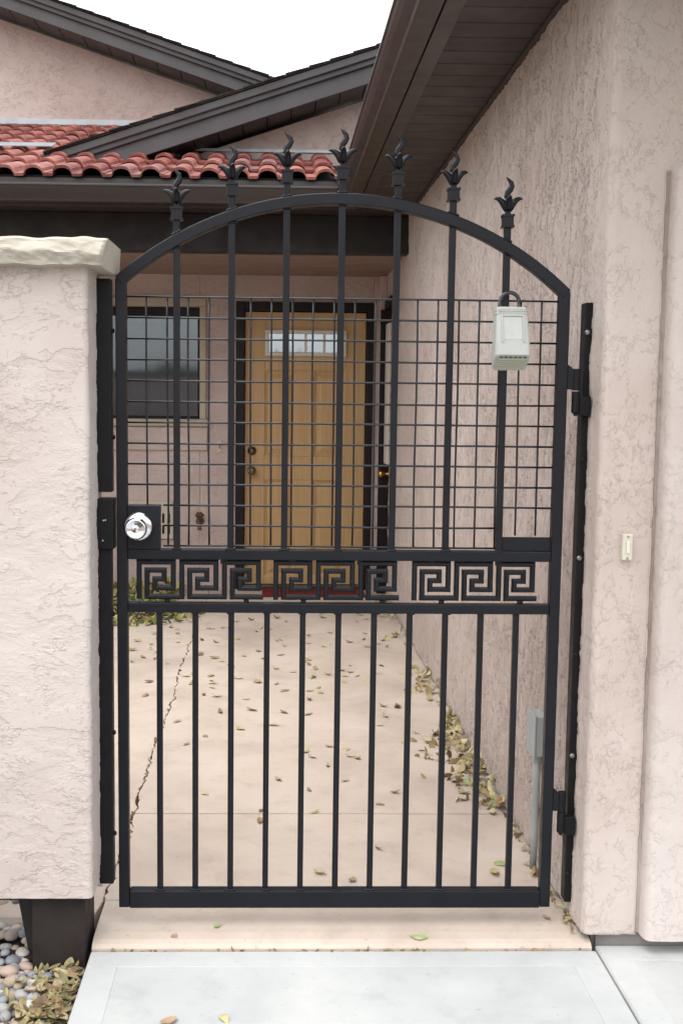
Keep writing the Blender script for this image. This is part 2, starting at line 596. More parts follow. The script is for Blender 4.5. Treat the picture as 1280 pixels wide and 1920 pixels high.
side_slab(-.437, .8085, -1.30, -.079)
side_slab(.8125, 2.5, -1.30, -.052)
box('joint_filler', 'foundation', side, .80, .82, -2.6, -.079, -.06, SZ - .007, bevel=0)
side_slab(-.437, .806, -2.6, -1.308)
side_slab(.815, 2.5, -2.6, -1.308)
box('slab', 'sidewalk', side, -.437, 2.5, -6, -2.608, -.09, SZ, bevel=.004)

# gravel strip on the left
gravel = struct(obj('gravel_bed', MB().box(-2.6, -.4405, -6, 1.0, -.098, -.085), 'soil'))

# ================================================================== RIGHT WING OF THE HOUSE
W = .775
FY = -.07
wing = thing('garage_wing', 'pink stucco house wing with brown eave along the right side of the walkway', 'building', (W, 0, 0))


def wall_path():
    p = []
    for y in np.arange(4.58, 2.2, -.012):
        p.append((W, y))
    for y in np.arange(2.2, .9, -.007):
        p.append((W, y))
    for y in np.arange(.9, FY + .018, -.004):
        p.append((W, y))
    for a in np.linspace(0, 90, 9):
        a = math.radians(a)
        p.append((W + .018 - .018 * math.cos(a), FY + .018 - .018 * math.sin(a)))
    for x in np.arange(W + .022, 1.12, .004):
        p.append((x, FY))
    for x in np.arange(1.14, 2.4, .06):
        p.append((x, FY))
    return np.array(p)


pp = wall_path()
zz = np.concatenate([np.linspace(.012, .040, 7), np.arange(.044, 2.43, .0045)])


def f_wall(U, V):
    i = U.astype(int)
    back = np.where((V < .016), .006, 0.0)      # casing bead at the foot
    x = pp[i, 0]
    groove = np.where((x > .909) & (x < .9174) & (V < 1.865) & (pp[i, 1] < FY + .001), .010, 0.0)      # beside the raised trim
    return x + back, pp[i, 1] + back + groove, V


grid_obj('wall', np.arange(len(pp)), zz, f_wall, 'stucco_right', wing)
box('wall_core', 'foundation', wing, W + .03, 2.4, FY + .03, 4.55, -.08, 2.42)
# raised trim round the opening further right
tp = []
for x, y in ((.9172, FY + .004), (.9174, -.080), (.9180, -.094), (.9215, -.104), (.928, -.110), (.938, -.112)):
    tp.append((x, y))
for x in np.arange(.942, 1.16, .004):
    tp.append((x, -.112))
for x in np.arange(1.18, 1.5, .04):
    tp.append((x, -.112))
tp = np.array(tp)
tz = np.concatenate([np.linspace(.018, .03, 3), np.arange(.034, 1.9, .0045)])


def f_trim(U, V):
    i = U.astype(int)
    x, y = tp[i, 0], tp[i, 1].copy()
    t = np.clip((V - 1.865 - (x - .93) * .6) / .03, 0, 1)
    y = y * (1 - t) + (FY + .006) * t
    return x, y, V


grid_obj('pilaster', np.arange(len(tp)), tz, f_trim, 'stucco_trim', wing)
box('pilaster_core', 'stucco_back', wing, .945, 1.5, -.10, FY + .02, .024, 1.86)
box('foundation', 'foundation', wing, .815, 2.4, FY + .018, 1.0, -.09, .014, bevel=0)
# eave
SOF = 2.405
box('soffit_trim', 'brown_soffit', wing, .7555, .80, -.8, 3.51, SOF - .012, SOF - .0005, bevel=.002)
y = -.80
while y < 3.5:
    box('soffit_plank', 'brown_soffit', wing, .507, W - .004 + .03, y, y + .1195, SOF, SOF + .012, bevel=.003)
    y += .125
box('soffit_backing', 'brown_dark', wing, .507, 2.4, -.8, 3.52, SOF + .013, SOF + .03, bevel=0)
obj('fascia', MB().prism([(.452, 2.392), (.506, 2.392), (.506, 2.43), (.47, 2.43), (.47, 2.53), (.452, 2.53)], 'y', -.8, 3.50), 'brown_metal', wing, .002)


def gutter_profile(o, s):
    """K-style gutter section: o = inner bottom corner, s = outward sign"""
    P = [(0, 0), (.066, 0), (.070, .012), (.078, .022), (.092, .040), (.103, .060), (.107, .072), (.113, .076), (.113, .086), (.106, .088),
         (.101, .080), (.098, .062), (.086, .042), (.073, .026), (.064, .006), (.004, .006), (.004, .085), (0, .085)]
    return [(o[0] + s * a, o[1] + b_) for a, b_ in P]


gp = gutter_profile((.447, 2.392), -1)
obj('gutter', MB().prism(gp, 'y', -.8, 3.36), 'brown_metal', wing, .0015)
obj('roof', MB().prism([(.36, 2.505), (2.6, 3.32), (2.6, 3.40), (.36, 2.56)], 'y', -.9, 3.75), 'shingle', wing)

# ================================================================== MAIN HOUSE
BY = 5.05
house = thing('main_house', 'pink stucco house with red tile porch roof behind the gate', 'building', (0, BY, 0))
WX0, WX1, WZ0, WZ1 = -1.42, -.516, 1.205, 1.985
DX0, DX1, DZ1 = -.205, .649, 1.961


def wallbox(*d):
    return box('wall', 'stucco_back', house, *d, bevel=.004)


wallbox(-3.4, WX0, BY, BY + .2, -.02, 2.32)
wallbox(WX1, DX0 - .06, BY, BY + .2, -.02, 2.32)
wallbox(WX0 + .0005, WX1 - .0005, BY, BY + .2, -.02, WZ0)
wallbox(WX0 + .0005, WX1 - .0005, BY, BY + .2, WZ1, 2.32)
wallbox(DX0 - .0595, DX1 + .0445, BY, BY + .2, DZ1 + .062, 2.32)
wallbox(DX1 + .045, .95, BY, BY + .2, -.02, 2.32)
wallbox(-2.3, -2.1, .1, 3.3, -.02, 1.7)                    # unseen wall added left of the court, sized to hold back light
wallbox(.727, .775, 4.935, BY - .001, -.02, 2.2)         # stub beside the side door
wallbox(.7755, .95, 4.582, BY - .001, 2.035, 2.42)          # over the side door
# porch ceiling, beam, eave
box('porch_ceiling', 'ceiling', house, -3.4, .79, 3.83, BY + .1, 2.204, 2.23)
box('porch_beam', 'brown_dark', house, -3.4, .7745, 3.755, 3.86, 2.187, 2.40, bevel=.004)
box('soffit', 'brown_soffit', house, -3.6, .52, 3.50, 3.80, SOF, SOF + .015)
box('soffit', 'brown_soffit', house, .5205, .80, 3.512, 3.80, SOF - .001, SOF + .015)
obj('fascia', MB().prism([(3.446, 2.384), (3.502, 2.384), (3.502, 2.43), (3.466, 2.43), (3.466, 2.53), (3.446, 2.53)], 'x', -3.6, .4445), 'brown_metal', house, .002)
gpb = gutter_profile((3.441, 2.392), -1)
obj('gutter', MB().prism(gpb, 'x', -3.6, .345), 'brown_metal', house, .0015)
# tile roof
EY, EZ, PT = 3.44, 2.525, math.atan(.322)
tanp = math.tan(PT)


def rz(y):
    return EZ + (y - EY) * tanp


deck = obj('roof_deck', MB().prism([(EY + .05, rz(EY + .05) - .03), (6.6, rz(6.6) - .03), (6.6, rz(6.6) - .10), (EY + .05, rz(EY + .05) - .10)], 'x', -3.6, .46), 'underlay', house)
PW = .158


def tile_mesh(seed):
    r_ = random.Random(seed)
    prof = []
    for k in range(2):
        x0 = k * PW
        prof += [(x0, .0), (x0 + .046, .0)]
        for a in range(0, 9):
            th = math.pi * (1 - a / 8)
            prof.append((x0 + .102 + .050 * math.cos(th) * (1 if abs(math.cos(th)) < .95 else 1), .008 + .036 * math.sin(th) ** .85))
    prof.append((2 * PW + .012, .004))
    n = len(prof)
    L = .40
    th_ = .015
    vs_ = []
    for (yy, dz) in ((0, .022), (0, .022), (L, 0)):
        for x, z in prof:
            vs_.append((x + r_.uniform(-.0015, .0015), yy + r_.uniform(-.003, .003), z + dz))
    vs_ = vs_[n:]
    top0 = list(range(n))
    top1 = list(range(n, 2 * n))
    bot = [(x, y_, z - th_) for x, y_, z in vs_]
    fs_ = []
    for i in range(n - 1):
        fs_.append((top0[i], top0[i + 1], top1[i + 1], top1[i]))
        fs_.append((2 * n + top0[i], 2 * n + top1[i], 2 * n + top1[i + 1], 2 * n + top0[i + 1]))
        fs_.append((top0[i], 2 * n + top0[i], 2 * n + top0[i + 1], top0[i + 1]))
    fs_.append((top0[0], top1[0], 2 * n + top1[0], 2 * n + top0[0]))
    fs_.append((top0[-1], 2 * n + top0[-1], 2 * n + top1[-1], top1[-1]))
    me = MB().add(vs_ + bot, fs_).mesh('roof_tile', 'tile')
    return me


tiles = [tile_mesh(s) for s in range(4)]
for row in range(9):
    y0 = EY - .02 + row * .345
    x0, x1 = (-2.4, .33) if row < 3 else (-3.0, -.55)
    x = x0 + (.10 if row % 2 else 0)
    x = .015 + PW * 2 * math.floor((x - .015) / (PW * 2))
    while x + PW < x1:
        if not (row < 3 and x + PW * 2 > .40):
            o = link('roof_tile', rnd.choice(tiles), deck)
            o.location = (x + rnd.uniform(-.002, .002), y0 + rnd.uniform(-.006, .006), rz(y0) + .004)
            o.rotation_euler = (PT + rnd.uniform(-.01, .004), rnd.uniform(-.006, .006), rnd.uniform(-.008, .008))
        x += PW * 2
box('bird_stop', 'underlay', house, -3.5, .42, 3.462, 3.475, 2.45, 2.545, bevel=0)


def gable(zt, slope, x0, x1, yf, yw, band, base, plank, flash):
    """a gable wall with its rake: zt(x) is the rake's upper edge"""
    d = 1 if slope > 0 else -1
    wallp = [(x0, base), (x1, base), (x1, zt(x1) - band - .02), (x0, max(base + .001, zt(x0) - band - .02))]
    if slope > 0:
        xs = x0
        while zt(xs) - band - .02 < base:
            xs += .01
        wallp = [(xs, base), (x1, base), (x1, zt(x1) - band - .02)]
    obj('gable_wall', MB().prism(wallp, 'y', yw, yw + .15), 'stucco_gable', house)
    obj('rake_board', MB().prism([(x0, zt(x0) - band), (x1, zt(x1) - band), (x1, zt(x1) - .055), (x0, zt(x0) - .055)], 'y', yf, yf + .03), 'fascia_grey', house, .003)
    obj('rake_trim', MB().prism([(x0, zt(x0) - .085), (x1, zt(x1) - .085), (x1, zt(x1) - .012), (x0, zt(x0) - .012)], 'y', yf - .022, yf - .0005), 'fascia_grey', house, .006)
    obj('rake_trim', MB().prism([(x0, zt(x0) - .052), (x1, zt(x1) - .052), (x1, zt(x1) - .002), (x0, zt(x0) - .002)], 'y', yf - .040, yf - .0225), 'fascia_grey', house, .006)
    x = x0
    while x < x1:
        a, b_ = x, x + plank - .008
        obj('soffit_plank', MB().prism([(a, zt(a) - band + .006), (b_, zt(b_) - band + .006), (b_, zt(b_) - band + .018), (a, zt(a) - band + .018)], 'y', yf + .031, yw + .02), 'fascia_grey', house)
        x += plank
    obj('roof', MB().prism([(x0, zt(x0) - .001), (x1, zt(x1) - .001), (x1, zt(x1) + .008), (x0, zt(x0) + .008)], 'y', yf - .05, yf + 3.2), 'shingle', house)
    obj('roof_boards', MB().prism([(x0, zt(x0) - band + .02), (x1, zt(x1) - band + .02), (x1, zt(x1) - .002), (x0, zt(x0) - .002)], 'y', yf + .032, yf + 3.1), 'brown_dark', house)
    x = x0
    sr_ = random.Random(int(abs(x0) * 100))
    while x < x1:                    # stepped courses seen edge-on along the rake
        L = .135 * sr_.uniform(.9, 1.1)
        lift = .016 if slope > 0 else .016
        lo, hi_ = (.009, .022)
        za, zb = (zt(x) + (hi_ if slope > 0 else lo)), (zt(x + L) + (lo if slope > 0 else hi_))
        za, zb = (zt(x) + .019, zt(x + L) + .011) if slope > 0 else (zt(x) + .011, zt(x + L) + .019)
        obj('shingle', MB().prism([(x, zt(x) + .0085), (x + L - .002, zt(x + L) + .0085), (x + L - .002, zb), (x, za)], 'y', yf - .06 + sr_.uniform(-.006, .006), yf + .5), 'shingle', house)
        x += L
    box('flashing', 'flashing', house, flash[0], flash[1], yw - .012, yw - .002, flash[2], flash[3], bevel=.001)


gable(lambda x: 2.8135 + .329 * (x + 1.3677), 1, -1.40, 2.0, 4.2, 4.5, .185, 2.80, .15, (-.75, 1.5, 2.913, 2.932))
gable(lambda x: 4.418 - .328 * (x + 1.774), -1, -3.6, .6, 6.2, 6.5, .175, 3.40, .19, (-3.5, -.5, 3.55, 3.595))
obj('valley_flashing', MB().prism([(4.42, rz(4.42) + .070), (4.56, rz(4.56) + .078), (4.56, rz(4.56) + .082), (4.42, rz(4.42) + .075)], 'x', -2.2, -1.40), 'flashing_old', house)

# front door
jx = .06
for d in ((DX0 - jx, DX0, 0, DZ1 + .062), (DX1, DX1 + .045, 0, DZ1 + .062), (DX0, DX1, DZ1, DZ1 + .062)):
    box('door_frame', 'trim_dark', house, d[0] + .0003, d[1] - .0003, BY - .022, BY + .1, d[2] + .002, d[3], bevel=.003)
leafd = box('front_door', 'door', house, DX0 + .003, DX1 - .003, BY + .052, BY + .09, .03, DZ1 - .003)
box('door_sill', 'brown_metal', house, DX0 - .0, DX1, BY - .05, BY + .03, .001, .03, bevel=.004)
box('door_gap_blocker', 'underlay', house, DX0 - .055, DX1 + .04, BY + .101, BY + .12, -.02, DZ1 + .06, bevel=0)  # unseen dark sheet added to block sky light through the door gap
LX0, LX1, LZ0, LZ1 = -.063, .508, 1.652, 1.833


def pan(x0, x1, z0, z1):
    a, b_, c_ = .014, .045, .028
    mb = MB()
    yf_ = BY + .0515
    rings = [(.0005, -.013), (.004, -.010), (.010, -.009), (.012, 0), (.024, 0), (.052, -.011)]
    vs_ = []
    for ins, dy in rings:
        vs_ += [(x0 + ins, yf_ + dy, z0 + ins), (x1 - ins, yf_ + dy, z0 + ins), (x1 - ins, yf_ + dy, z1 - ins), (x0 + ins, yf_ + dy, z1 - ins)]
    fs_ = []
    for r_ in range(len(rings) - 1):
        for k in range(4):
            fs_.append((r_ * 4 + k, r_ * 4 + (k + 1) % 4, r_ * 4 + 4 + (k + 1) % 4, r_ * 4 + 4 + k))
    n = (len(rings) - 1) * 4
    fs_.append((n, n + 1, n + 2, n + 3))
    obj('door_panel', mb.add(vs_, fs_), 'door', leafd)


for x0, x1 in ((-.062, .155), (.285, .502)):
    pan(x0, x1, .948, 1.552)
    pan(x0, x1, .09, .78)
ya, yb = BY + .035, BY + .0518
for d in ((DX0 + .004, -.062, .031, DZ1 - .004), (.502, DX1 - .004, .031, DZ1 - .004)):
    box('stile', 'door', leafd, d[0], d[1], ya, yb, d[2], d[3], bevel=.003)
for z0_, z1_ in ((.031, .09), (.78, .948), (1.552, LZ0 + .002), (LZ1 - .002, DZ1 - .004)):
    box('rail', 'door', leafd, -.0618, .5018, ya + .0004, yb, z0_, z1_, bevel=.003)
for z0_, z1_ in ((.0902, .7798), (.9482, 1.5518)):
    box('mullion', 'door', leafd, .155, .285, ya + .0002, yb, z0_, z1_, bevel=.003)
y0 = BY + .012
for d in ((LX0, LX1, LZ1 - .026, LZ1), (LX0, LX1, LZ0, LZ0 + .026), (LX0, LX0 + .026, LZ0 + .026, LZ1 - .026), (LX1 - .026, LX1, LZ0 + .026, LZ1 - .026)):
    box('lite_frame', 'white_frame', leafd, d[0], d[1], y0, BY + .0345, d[2], d[3], bevel=.004)
gx = np.linspace(LX0 + .026, LX1 - .026, 5)
for i in range(4):
    box('pane', 'glass_mirror', leafd, gx[i] + .002, gx[i + 1] - .002, BY + .022, BY + .026, LZ0 + .027, LZ1 - .027, bevel=0)
    if i:
        box('muntin', 'white_frame', leafd, gx[i] - .009, gx[i] + .009, BY + .016, BY + .0345, LZ0 + .0265, LZ1 - .0265, bevel=.003)
box('lite_backing', 'blind', leafd, LX0 + .026, LX1 - .026, BY + .030, BY + .0345, LZ0 + .0265, LZ1 - .0265, bevel=0)
kx = -.150
obj('deadbolt', MB().lathe([(.026, 0), (.031, .004), (.029, .012), (.018, .014), (.016, .022), (.001, .022)], (kx, BY + .035, .985), (0, -1, 0), 20), 'old_brass', leafd, 0, True)
obj('door_knob', MB().lathe([(.030, 0), (.030, .006), (.013, .010), (.012, .035), (.022, .042), (.029, .055), (.027, .068), (.015, .076), (.001, .077)], (kx, BY + .035, .845), (0, -1, 0), 20), 'old_brass', leafd, 0, True)

# window with trim, frame, glass and blinds
win = box('window_frame', 'trim_dark', house, WX0, WX1, BY + .115, BY + .15, WZ0, WZ0 + .02, bevel=.002)
for d in ((WX0, WX1, WZ1 - .055, WZ1), (WX0, WX0 + .02, WZ0 + .02, WZ1 - .055), (WX1 - .02, WX1, WZ0 + .02, WZ1 - .055), (-1.10, -1.08, WZ0 + .02, WZ1 - .055)):
    box('sash', 'trim_dark', win, d[0], d[1], BY + .06, BY + .15, d[2], d[3], bevel=.002)
for a, b_ in ((WX0 + .02, -1.10), (-1.08, WX1 - .02)):
    box('pane', 'glass', win, a, b_, BY + .125, BY + .129, WZ0 + .02, WZ1 - .055, bevel=0)
x = WX0 + .01
while x < WX1 - .03:
    o = box('blind_slat', 'blind', win, -.036, .036, -.001, .001, WZ0 + .01, WZ1 - .02, bevel=0)
    o.location = (x + .036, BY + .21, 0)
    o.rotation_euler = (0, 0, rnd.uniform(.35, .6))
    x += .066
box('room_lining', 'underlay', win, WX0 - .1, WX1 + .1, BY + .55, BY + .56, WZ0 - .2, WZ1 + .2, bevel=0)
for d in ((WX0 - .05, WX1 + .044, WZ1, WZ1 + .058), (WX1, WX1 + .044, WZ0, WZ1 - .0005), (WX0 - .05, WX0, WZ0, WZ1 - .0005)):
    box('window_trim', 'trim_beige', house, d[0], d[1], BY - .03, BY - .0005, d[2], d[3], bevel=.006)
box('window_sill', 'trim_beige', house, WX0 - .07, WX1 + .06, BY - .045, BY - .0005, WZ0 - .052, WZ0 - .0005, bevel=.008)
box('window_apron', 'stucco_back', house, WX0 - .07, WX1 + .055, BY - .022, BY - .0005, .985, WZ0 - .053, bevel=.008)

# side door in the right wall by the front door, seen edge-on
sdo = box('side_door', 'side_door', wing, .800, .835, 4.64, 4.885, .01, 1.965)
box('glazed_light', 'white_frame', sdo, .757, .7995, 4.645, 4.82, .92, 1.86, bevel=.004)
obj('door_knob', MB().lathe([(.028, 0), (.028, .006), (.012, .010), (.012, .034), (.023, .042), (.029, .054), (.026, .068), (.001, .076)], (.7995, 4.845, .845), (-1, 0, 0), 20), 'brass', sdo, 0, True)
box('door_frame', 'trim_dark', wing, .758, .84, 4.582, 4.934, 1.966, 2.034, bevel=.003)
box('door_frame', 'trim_dark', wing, .730, .84, 4.887, 4.934, .002, 1.9655, bevel=.003)
box('door_frame', 'trim_dark', wing, .774, .84, 4.582, 4.637, .002, 1.9655, bevel=.003)

# ================================================================== COURTYARD WALL (left pillar)
PX, PFY = -.424, -.12
pil = thing('courtyard_wall', 'pale pink stucco wall end with stone cap on the left of the gate', 'wall', (-.7, -.03, 0))
path = [(PX, y) for y in np.arange(.055, PFY + .014, -.004)]
for a in np.linspace(0, 90, 7):
    a = math.radians(a)
    path.append((PX - .014 + .014 * math.cos(a), PFY + .014 - .014 * math.sin(a)))
path += [(x, PFY) for x in np.arange(PX - .018, -.95, -.0035)] + [(x, PFY) for x in np.arange(-1.0, -3.4, -.08)]
path = np.array(path)
pz = np.concatenate([np.linspace(.132, .146, 4), np.arange(.15, 1.63, .0035)])
grid_obj('wall', np.arange(len(path)), pz, lambda U, V: (path[U.astype(int), 0], path[U.astype(int), 1], V), 'stucco_pillar', pil)
box('wall_core', 'stucco_back', pil, -3.4, PX - .012, PFY + .012, .05, .136, 1.63, bevel=.004)
box('drip_bead', 'brown_post', pil, -3.4, PX - .008, PFY + .006, .048, .126, .1355, bevel=0)
# rock-faced cap stone
cz = np.linspace(0, 1, 34)


def cap_stone():
    # closed strip: top back -> top front -> face -> bottom front -> bottom back, along X
    prof = [(.065, 1.688)] + [(.065 - t * .215, 1.688 - .003 * t) for t in np.linspace(.1, 1, 8)] + \
           [(-.160 - .010 * math.sin(t * math.pi), 1.682 - t * .058) for t in np.linspace(.05, 1, 14)] + [(-.13, 1.6215), (.065, 1.6215)]
    xs = np.concatenate([np.arange(-3.4, -1.1, .05), np.arange(-1.1, -.385, .008), [-.381, -.377, -.374]])
    prof = np.array(prof)
    vs_, fs_ = [], []
    n = len(prof)
    for xi, x in enumerate(xs):
        for j, (py, pz_) in enumerate(prof):
            fy = 0
            fz = 0
            if py < -.12:
                q = Vector((x * 14, pz_ * 26, 3))
                c = abs(mnoise.noise(q)) + .5 * abs(mnoise.noise(q * 2.3))
                fy = .013 * c - .004
                if pz_ > 1.675 or pz_ < 1.628:
                    fz = .004 * mnoise.noise(Vector((x * 20, 7, 1)))
                    fy *= .7
            shrink = 0
            if x > -.383:
                k = (x + .383) / .009
                fy += .012 * k * k * (1 if py < -.1 else 0)
            # the end face leans in towards its foot
            lean = (1.685 - pz_) / .063 * (.014 if py < 0 else .004) * max(0, (x + .45) / .076)
            vs_.append((x - lean, py + fy, pz_ + fz))
    for xi in range(len(xs) - 1):
        for j in range(n - 1):
            fs_.append((xi * n + j, (xi + 1) * n + j, (xi + 1) * n + j + 1, xi * n + j + 1))
    last = (len(xs) - 1) * n
    fs_.append(tuple(last + j for j in range(n)))
    return MB().add(vs_, fs_)


obj('cap_stone', cap_stone(), 'cap', pil)
box('post', 'brown_post', pil, -.577, -.448, -.092, .045, -.12, .128, bevel=.004)
obj('brace', MB().prism([(-.63, .127), (-.585, .127), (-.585, -.05), (-.60, -.05)], 'y', -.03, .02), 'brown_dark', pil)
box('footing', 'lip', pil, -3.4, -.52, .34, .40, -.095, .05, bevel=.004)

# ================================================================== GATE
gate = thing('iron_gate', 'black wrought iron gate with arched top, spear finials and Greek key band', 'gate', (.165, .015, .05))
GT = .026            # frame tube
LXo, RXo = -.379, .711
acx, acz, aR = .1552, 1.0074, .8113


def arch_z(x, r=aR):
    return acz + math.sqrt(r * r - (x - acx) ** 2)


for x0, x1 in ((LXo, LXo + GT), (RXo - GT, RXo)):
    mid = (x0 + x1) / 2
    zt0, zt1 = arch_z(x0) - .004, arch_z(x1) - .004
    obj('frame_post', MB().prism([(x0, .052), (x1, .052), (x1, zt1 - (.028 if x1 < 0 else 0)), (x0, zt0 - (0 if x0 < 0 else .028))], 'y', 0, GT), 'iron', gate, .0025)
# arch tube
mb = MB()
vs_, fs_ = [], []
a0 = math.acos((LXo - .0006 - acx) / aR)
a1 = math.acos((RXo + .0006 - acx) / aR)
NA = 72
for i in range(NA + 1):
    a = a0 + (a1 - a0) * i / NA
    for r_, yy in ((aR, -.001), (aR, GT + .001), (aR - .027, GT + .001), (aR - .027, -.001)):
        x = acx + r_ * math.cos(a)
        z = acz + r_ * math.sin(a)
        vs_.append((min(max(x, LXo - .0006), RXo + .0006), yy, z))
for i in range(NA):
    for k in range(4):
        fs_.append((i * 4 + k, (i + 1) * 4 + k, (i + 1) * 4 + (k + 1) % 4, i * 4 + (k + 1) % 4))
fs_ += [(0, 1, 2, 3), (NA * 4 + 3, NA * 4 + 2, NA * 4 + 1, NA * 4)]
obj('arch_rail', mb.add(vs_, fs_), 'iron', gate, .0025)
ri = .0004
RAILX = (LXo + GT + ri, RXo - GT - ri)
box('middle_rail', 'iron', gate, *RAILX, .0008, GT, .938, .9635, bevel=.0022)
box('lower_rail', 'iron', gate, *RAILX, .0008, GT, .8065, .831, bevel=.0022)
box('bottom_rail', 'iron', gate, *RAILX, -.001, GT + .004, .0505, .0955, bevel=.0025)


def weld(x, y, z, s=1):
    me = weld_mesh
    o = link('weld', me, gate)
    o.location = (x, y, z)
    o.scale = (s * rnd.uniform(.85, 1.2), s * .9, s * rnd.uniform(.7, 1.1))
    return o


wm = MB()
for i in range(4):
    wm.lathe([(.0006, -.0035), (.0042, -.002), (.0046, 0), (.003, .0028), (.0005, .0036)], (-.0075 + i * .005, 0, (i % 2) * .0006), (0, 0, 1), 8)
weld_mesh = wm.mesh('weld', 'iron', True)

# balusters
BW = .0155
UB = [-.2338, -.1025, .0283, .1601, .2924, .4250, .5566]
yb0, yb1 = .0055, .0055 + BW


def finial(parent):
    """cast flame finial: collar, four curled leaves, flame; origin at collar foot"""
    f = link('finial', None, parent)
    f['_loc'] = (0, 0, 0)
    return f


cm = MB()
cm.box(-.0125, .0125, -.0125, .0125, .005, .0255)
cm.box(-.0148, .0148, -.0148, .0148, 0, .005)
cm.box(-.0148, .0148, -.0148, .0148, .0255, .0305)
cm.box(-.006, .006, -.006, .006, .030, .041)
collar_mesh = cm.mesh('collar', 'iron')
lm = MB()
for k in range(4):
    ca, sa = math.cos(k * math.pi / 2), math.sin(k * math.pi / 2)
    path_ = [(.003, .040, .0058), (.0062, .047, .0078), (.0096, .0545, .0082), (.0150, .0615, .0074), (.0218, .0668, .0060), (.0285, .0688, .0040), (.0345, .0672, .0006)]
    lm.tube([(r_ * ca, r_ * sa, z) for r_, z, w in path_], [w for r_, z, w in path_], 8, .8 if k % 2 else 1.0)
lm.tube([(0, 0, .036), (0, 0, .046), (0, 0, .058), (0, 0, .070)], [.0062, .0085, .0098, .0072], 10)
leaf_cup_mesh = lm.mesh('leaf_cup', 'iron', True)
fl = MB()
fl.tube([(-.0005, 0, .066), (-.0035, 0, .074), (-.0015, 0, .083), (.0045, 0, .0905), (.0078, 0, .098), (.0060, 0, .106), (.0005, 0, .112), (-.0065, 0, .119)],
        [.0058, .0068, .0074, .0074, .0068, .0056, .0038, .0006], 6, .8)
flame_mesh = fl.mesh('flame', 'iron', False)

for i, x in enumerate(UB):
    zt_ = arch_z(x) + .036
    box('baluster', 'iron', gate, x - BW / 2, x + BW / 2, yb0, yb1, .9636, zt_, bevel=.0012)
    f = link('finial', collar_mesh, gate)
    f.location = (x, .0133, zt_ - .004)
    for nm, me in (('leaf_cup', leaf_cup_mesh), ('flame', flame_mesh)):
        c_ = bpy.data.objects.new(nm, me)
        COL.objects.link(c_)
        c_.parent = f
    f.rotation_euler = (0, 0, rnd.uniform(-.10, .10))
    f.scale = (1.0, 1.0, 1.0)
    weld(x, .003, .9640)
    weld(x, .004, arch_z(x) + .002, 1.05).rotation_euler = (0, math.asin((x - acx) / aR), 0)
    weld(x + .002, .006, arch_z(x, aR - .027) - .001, .9)
LB = np.linspace(-.2764, .6050, 11)
for x in LB:
    box('baluster', 'iron', gate, x - .0072, x + .0072, .006, .0204, .096, .806, bevel=.0012)
    weld(x, .004, .0968)
    if rnd.random() < .6:
        weld(x + rnd.uniform(-.003, .003), .005, .8055, .8)

# wire mesh infill behind the bars, each wire bent a hair
WP = .0504
wx0, wz0 = -.3590, 1.5735


def wire(p0, p1, r_=.0025):
    p0, p1 = Vector(p0), Vector(p1)
    n = 8
    pts = []
    s1, s2 = rnd.uniform(-.0012, .0012), rnd.uniform(-.0012, .0012)
    for i in range(n + 1):
        t = i / n
        p = p0.lerp(p1, t)
        b_ = math.sin(t * math.pi) * s1 + math.sin(t * 2 * math.pi) * s2
        p += Vector((0, 0, b_)) if abs(p1.x - p0.x) > abs(p1.z - p0.z) else Vector((b_, 0, 0))
        pts.append(p)
    obj('wire', MB().tube(pts, r_, 7), 'wire', gate, 0, True)


for k in range(13):
    z = wz0 - k * WP
    xa = -.358 if k < 10 else -.268
    xb = .690 if k < 11 else .56
    wire((xa, .0255, z), (xb, .0255, z - .0008))
for k in range(21):
    x = wx0 + k * WP
    zb = 1.055 if k < 2 else (1.0 if x > .575 else wz0 - 12 * WP - .001)
    if abs(x - .685) < .01 or x > .68:
        continue
    wire((x, .0298, wz0 + .002), (x + .0015, .0298, zb))

# Greek key band: three cast panels of three keys each
KU = .1045 / 270


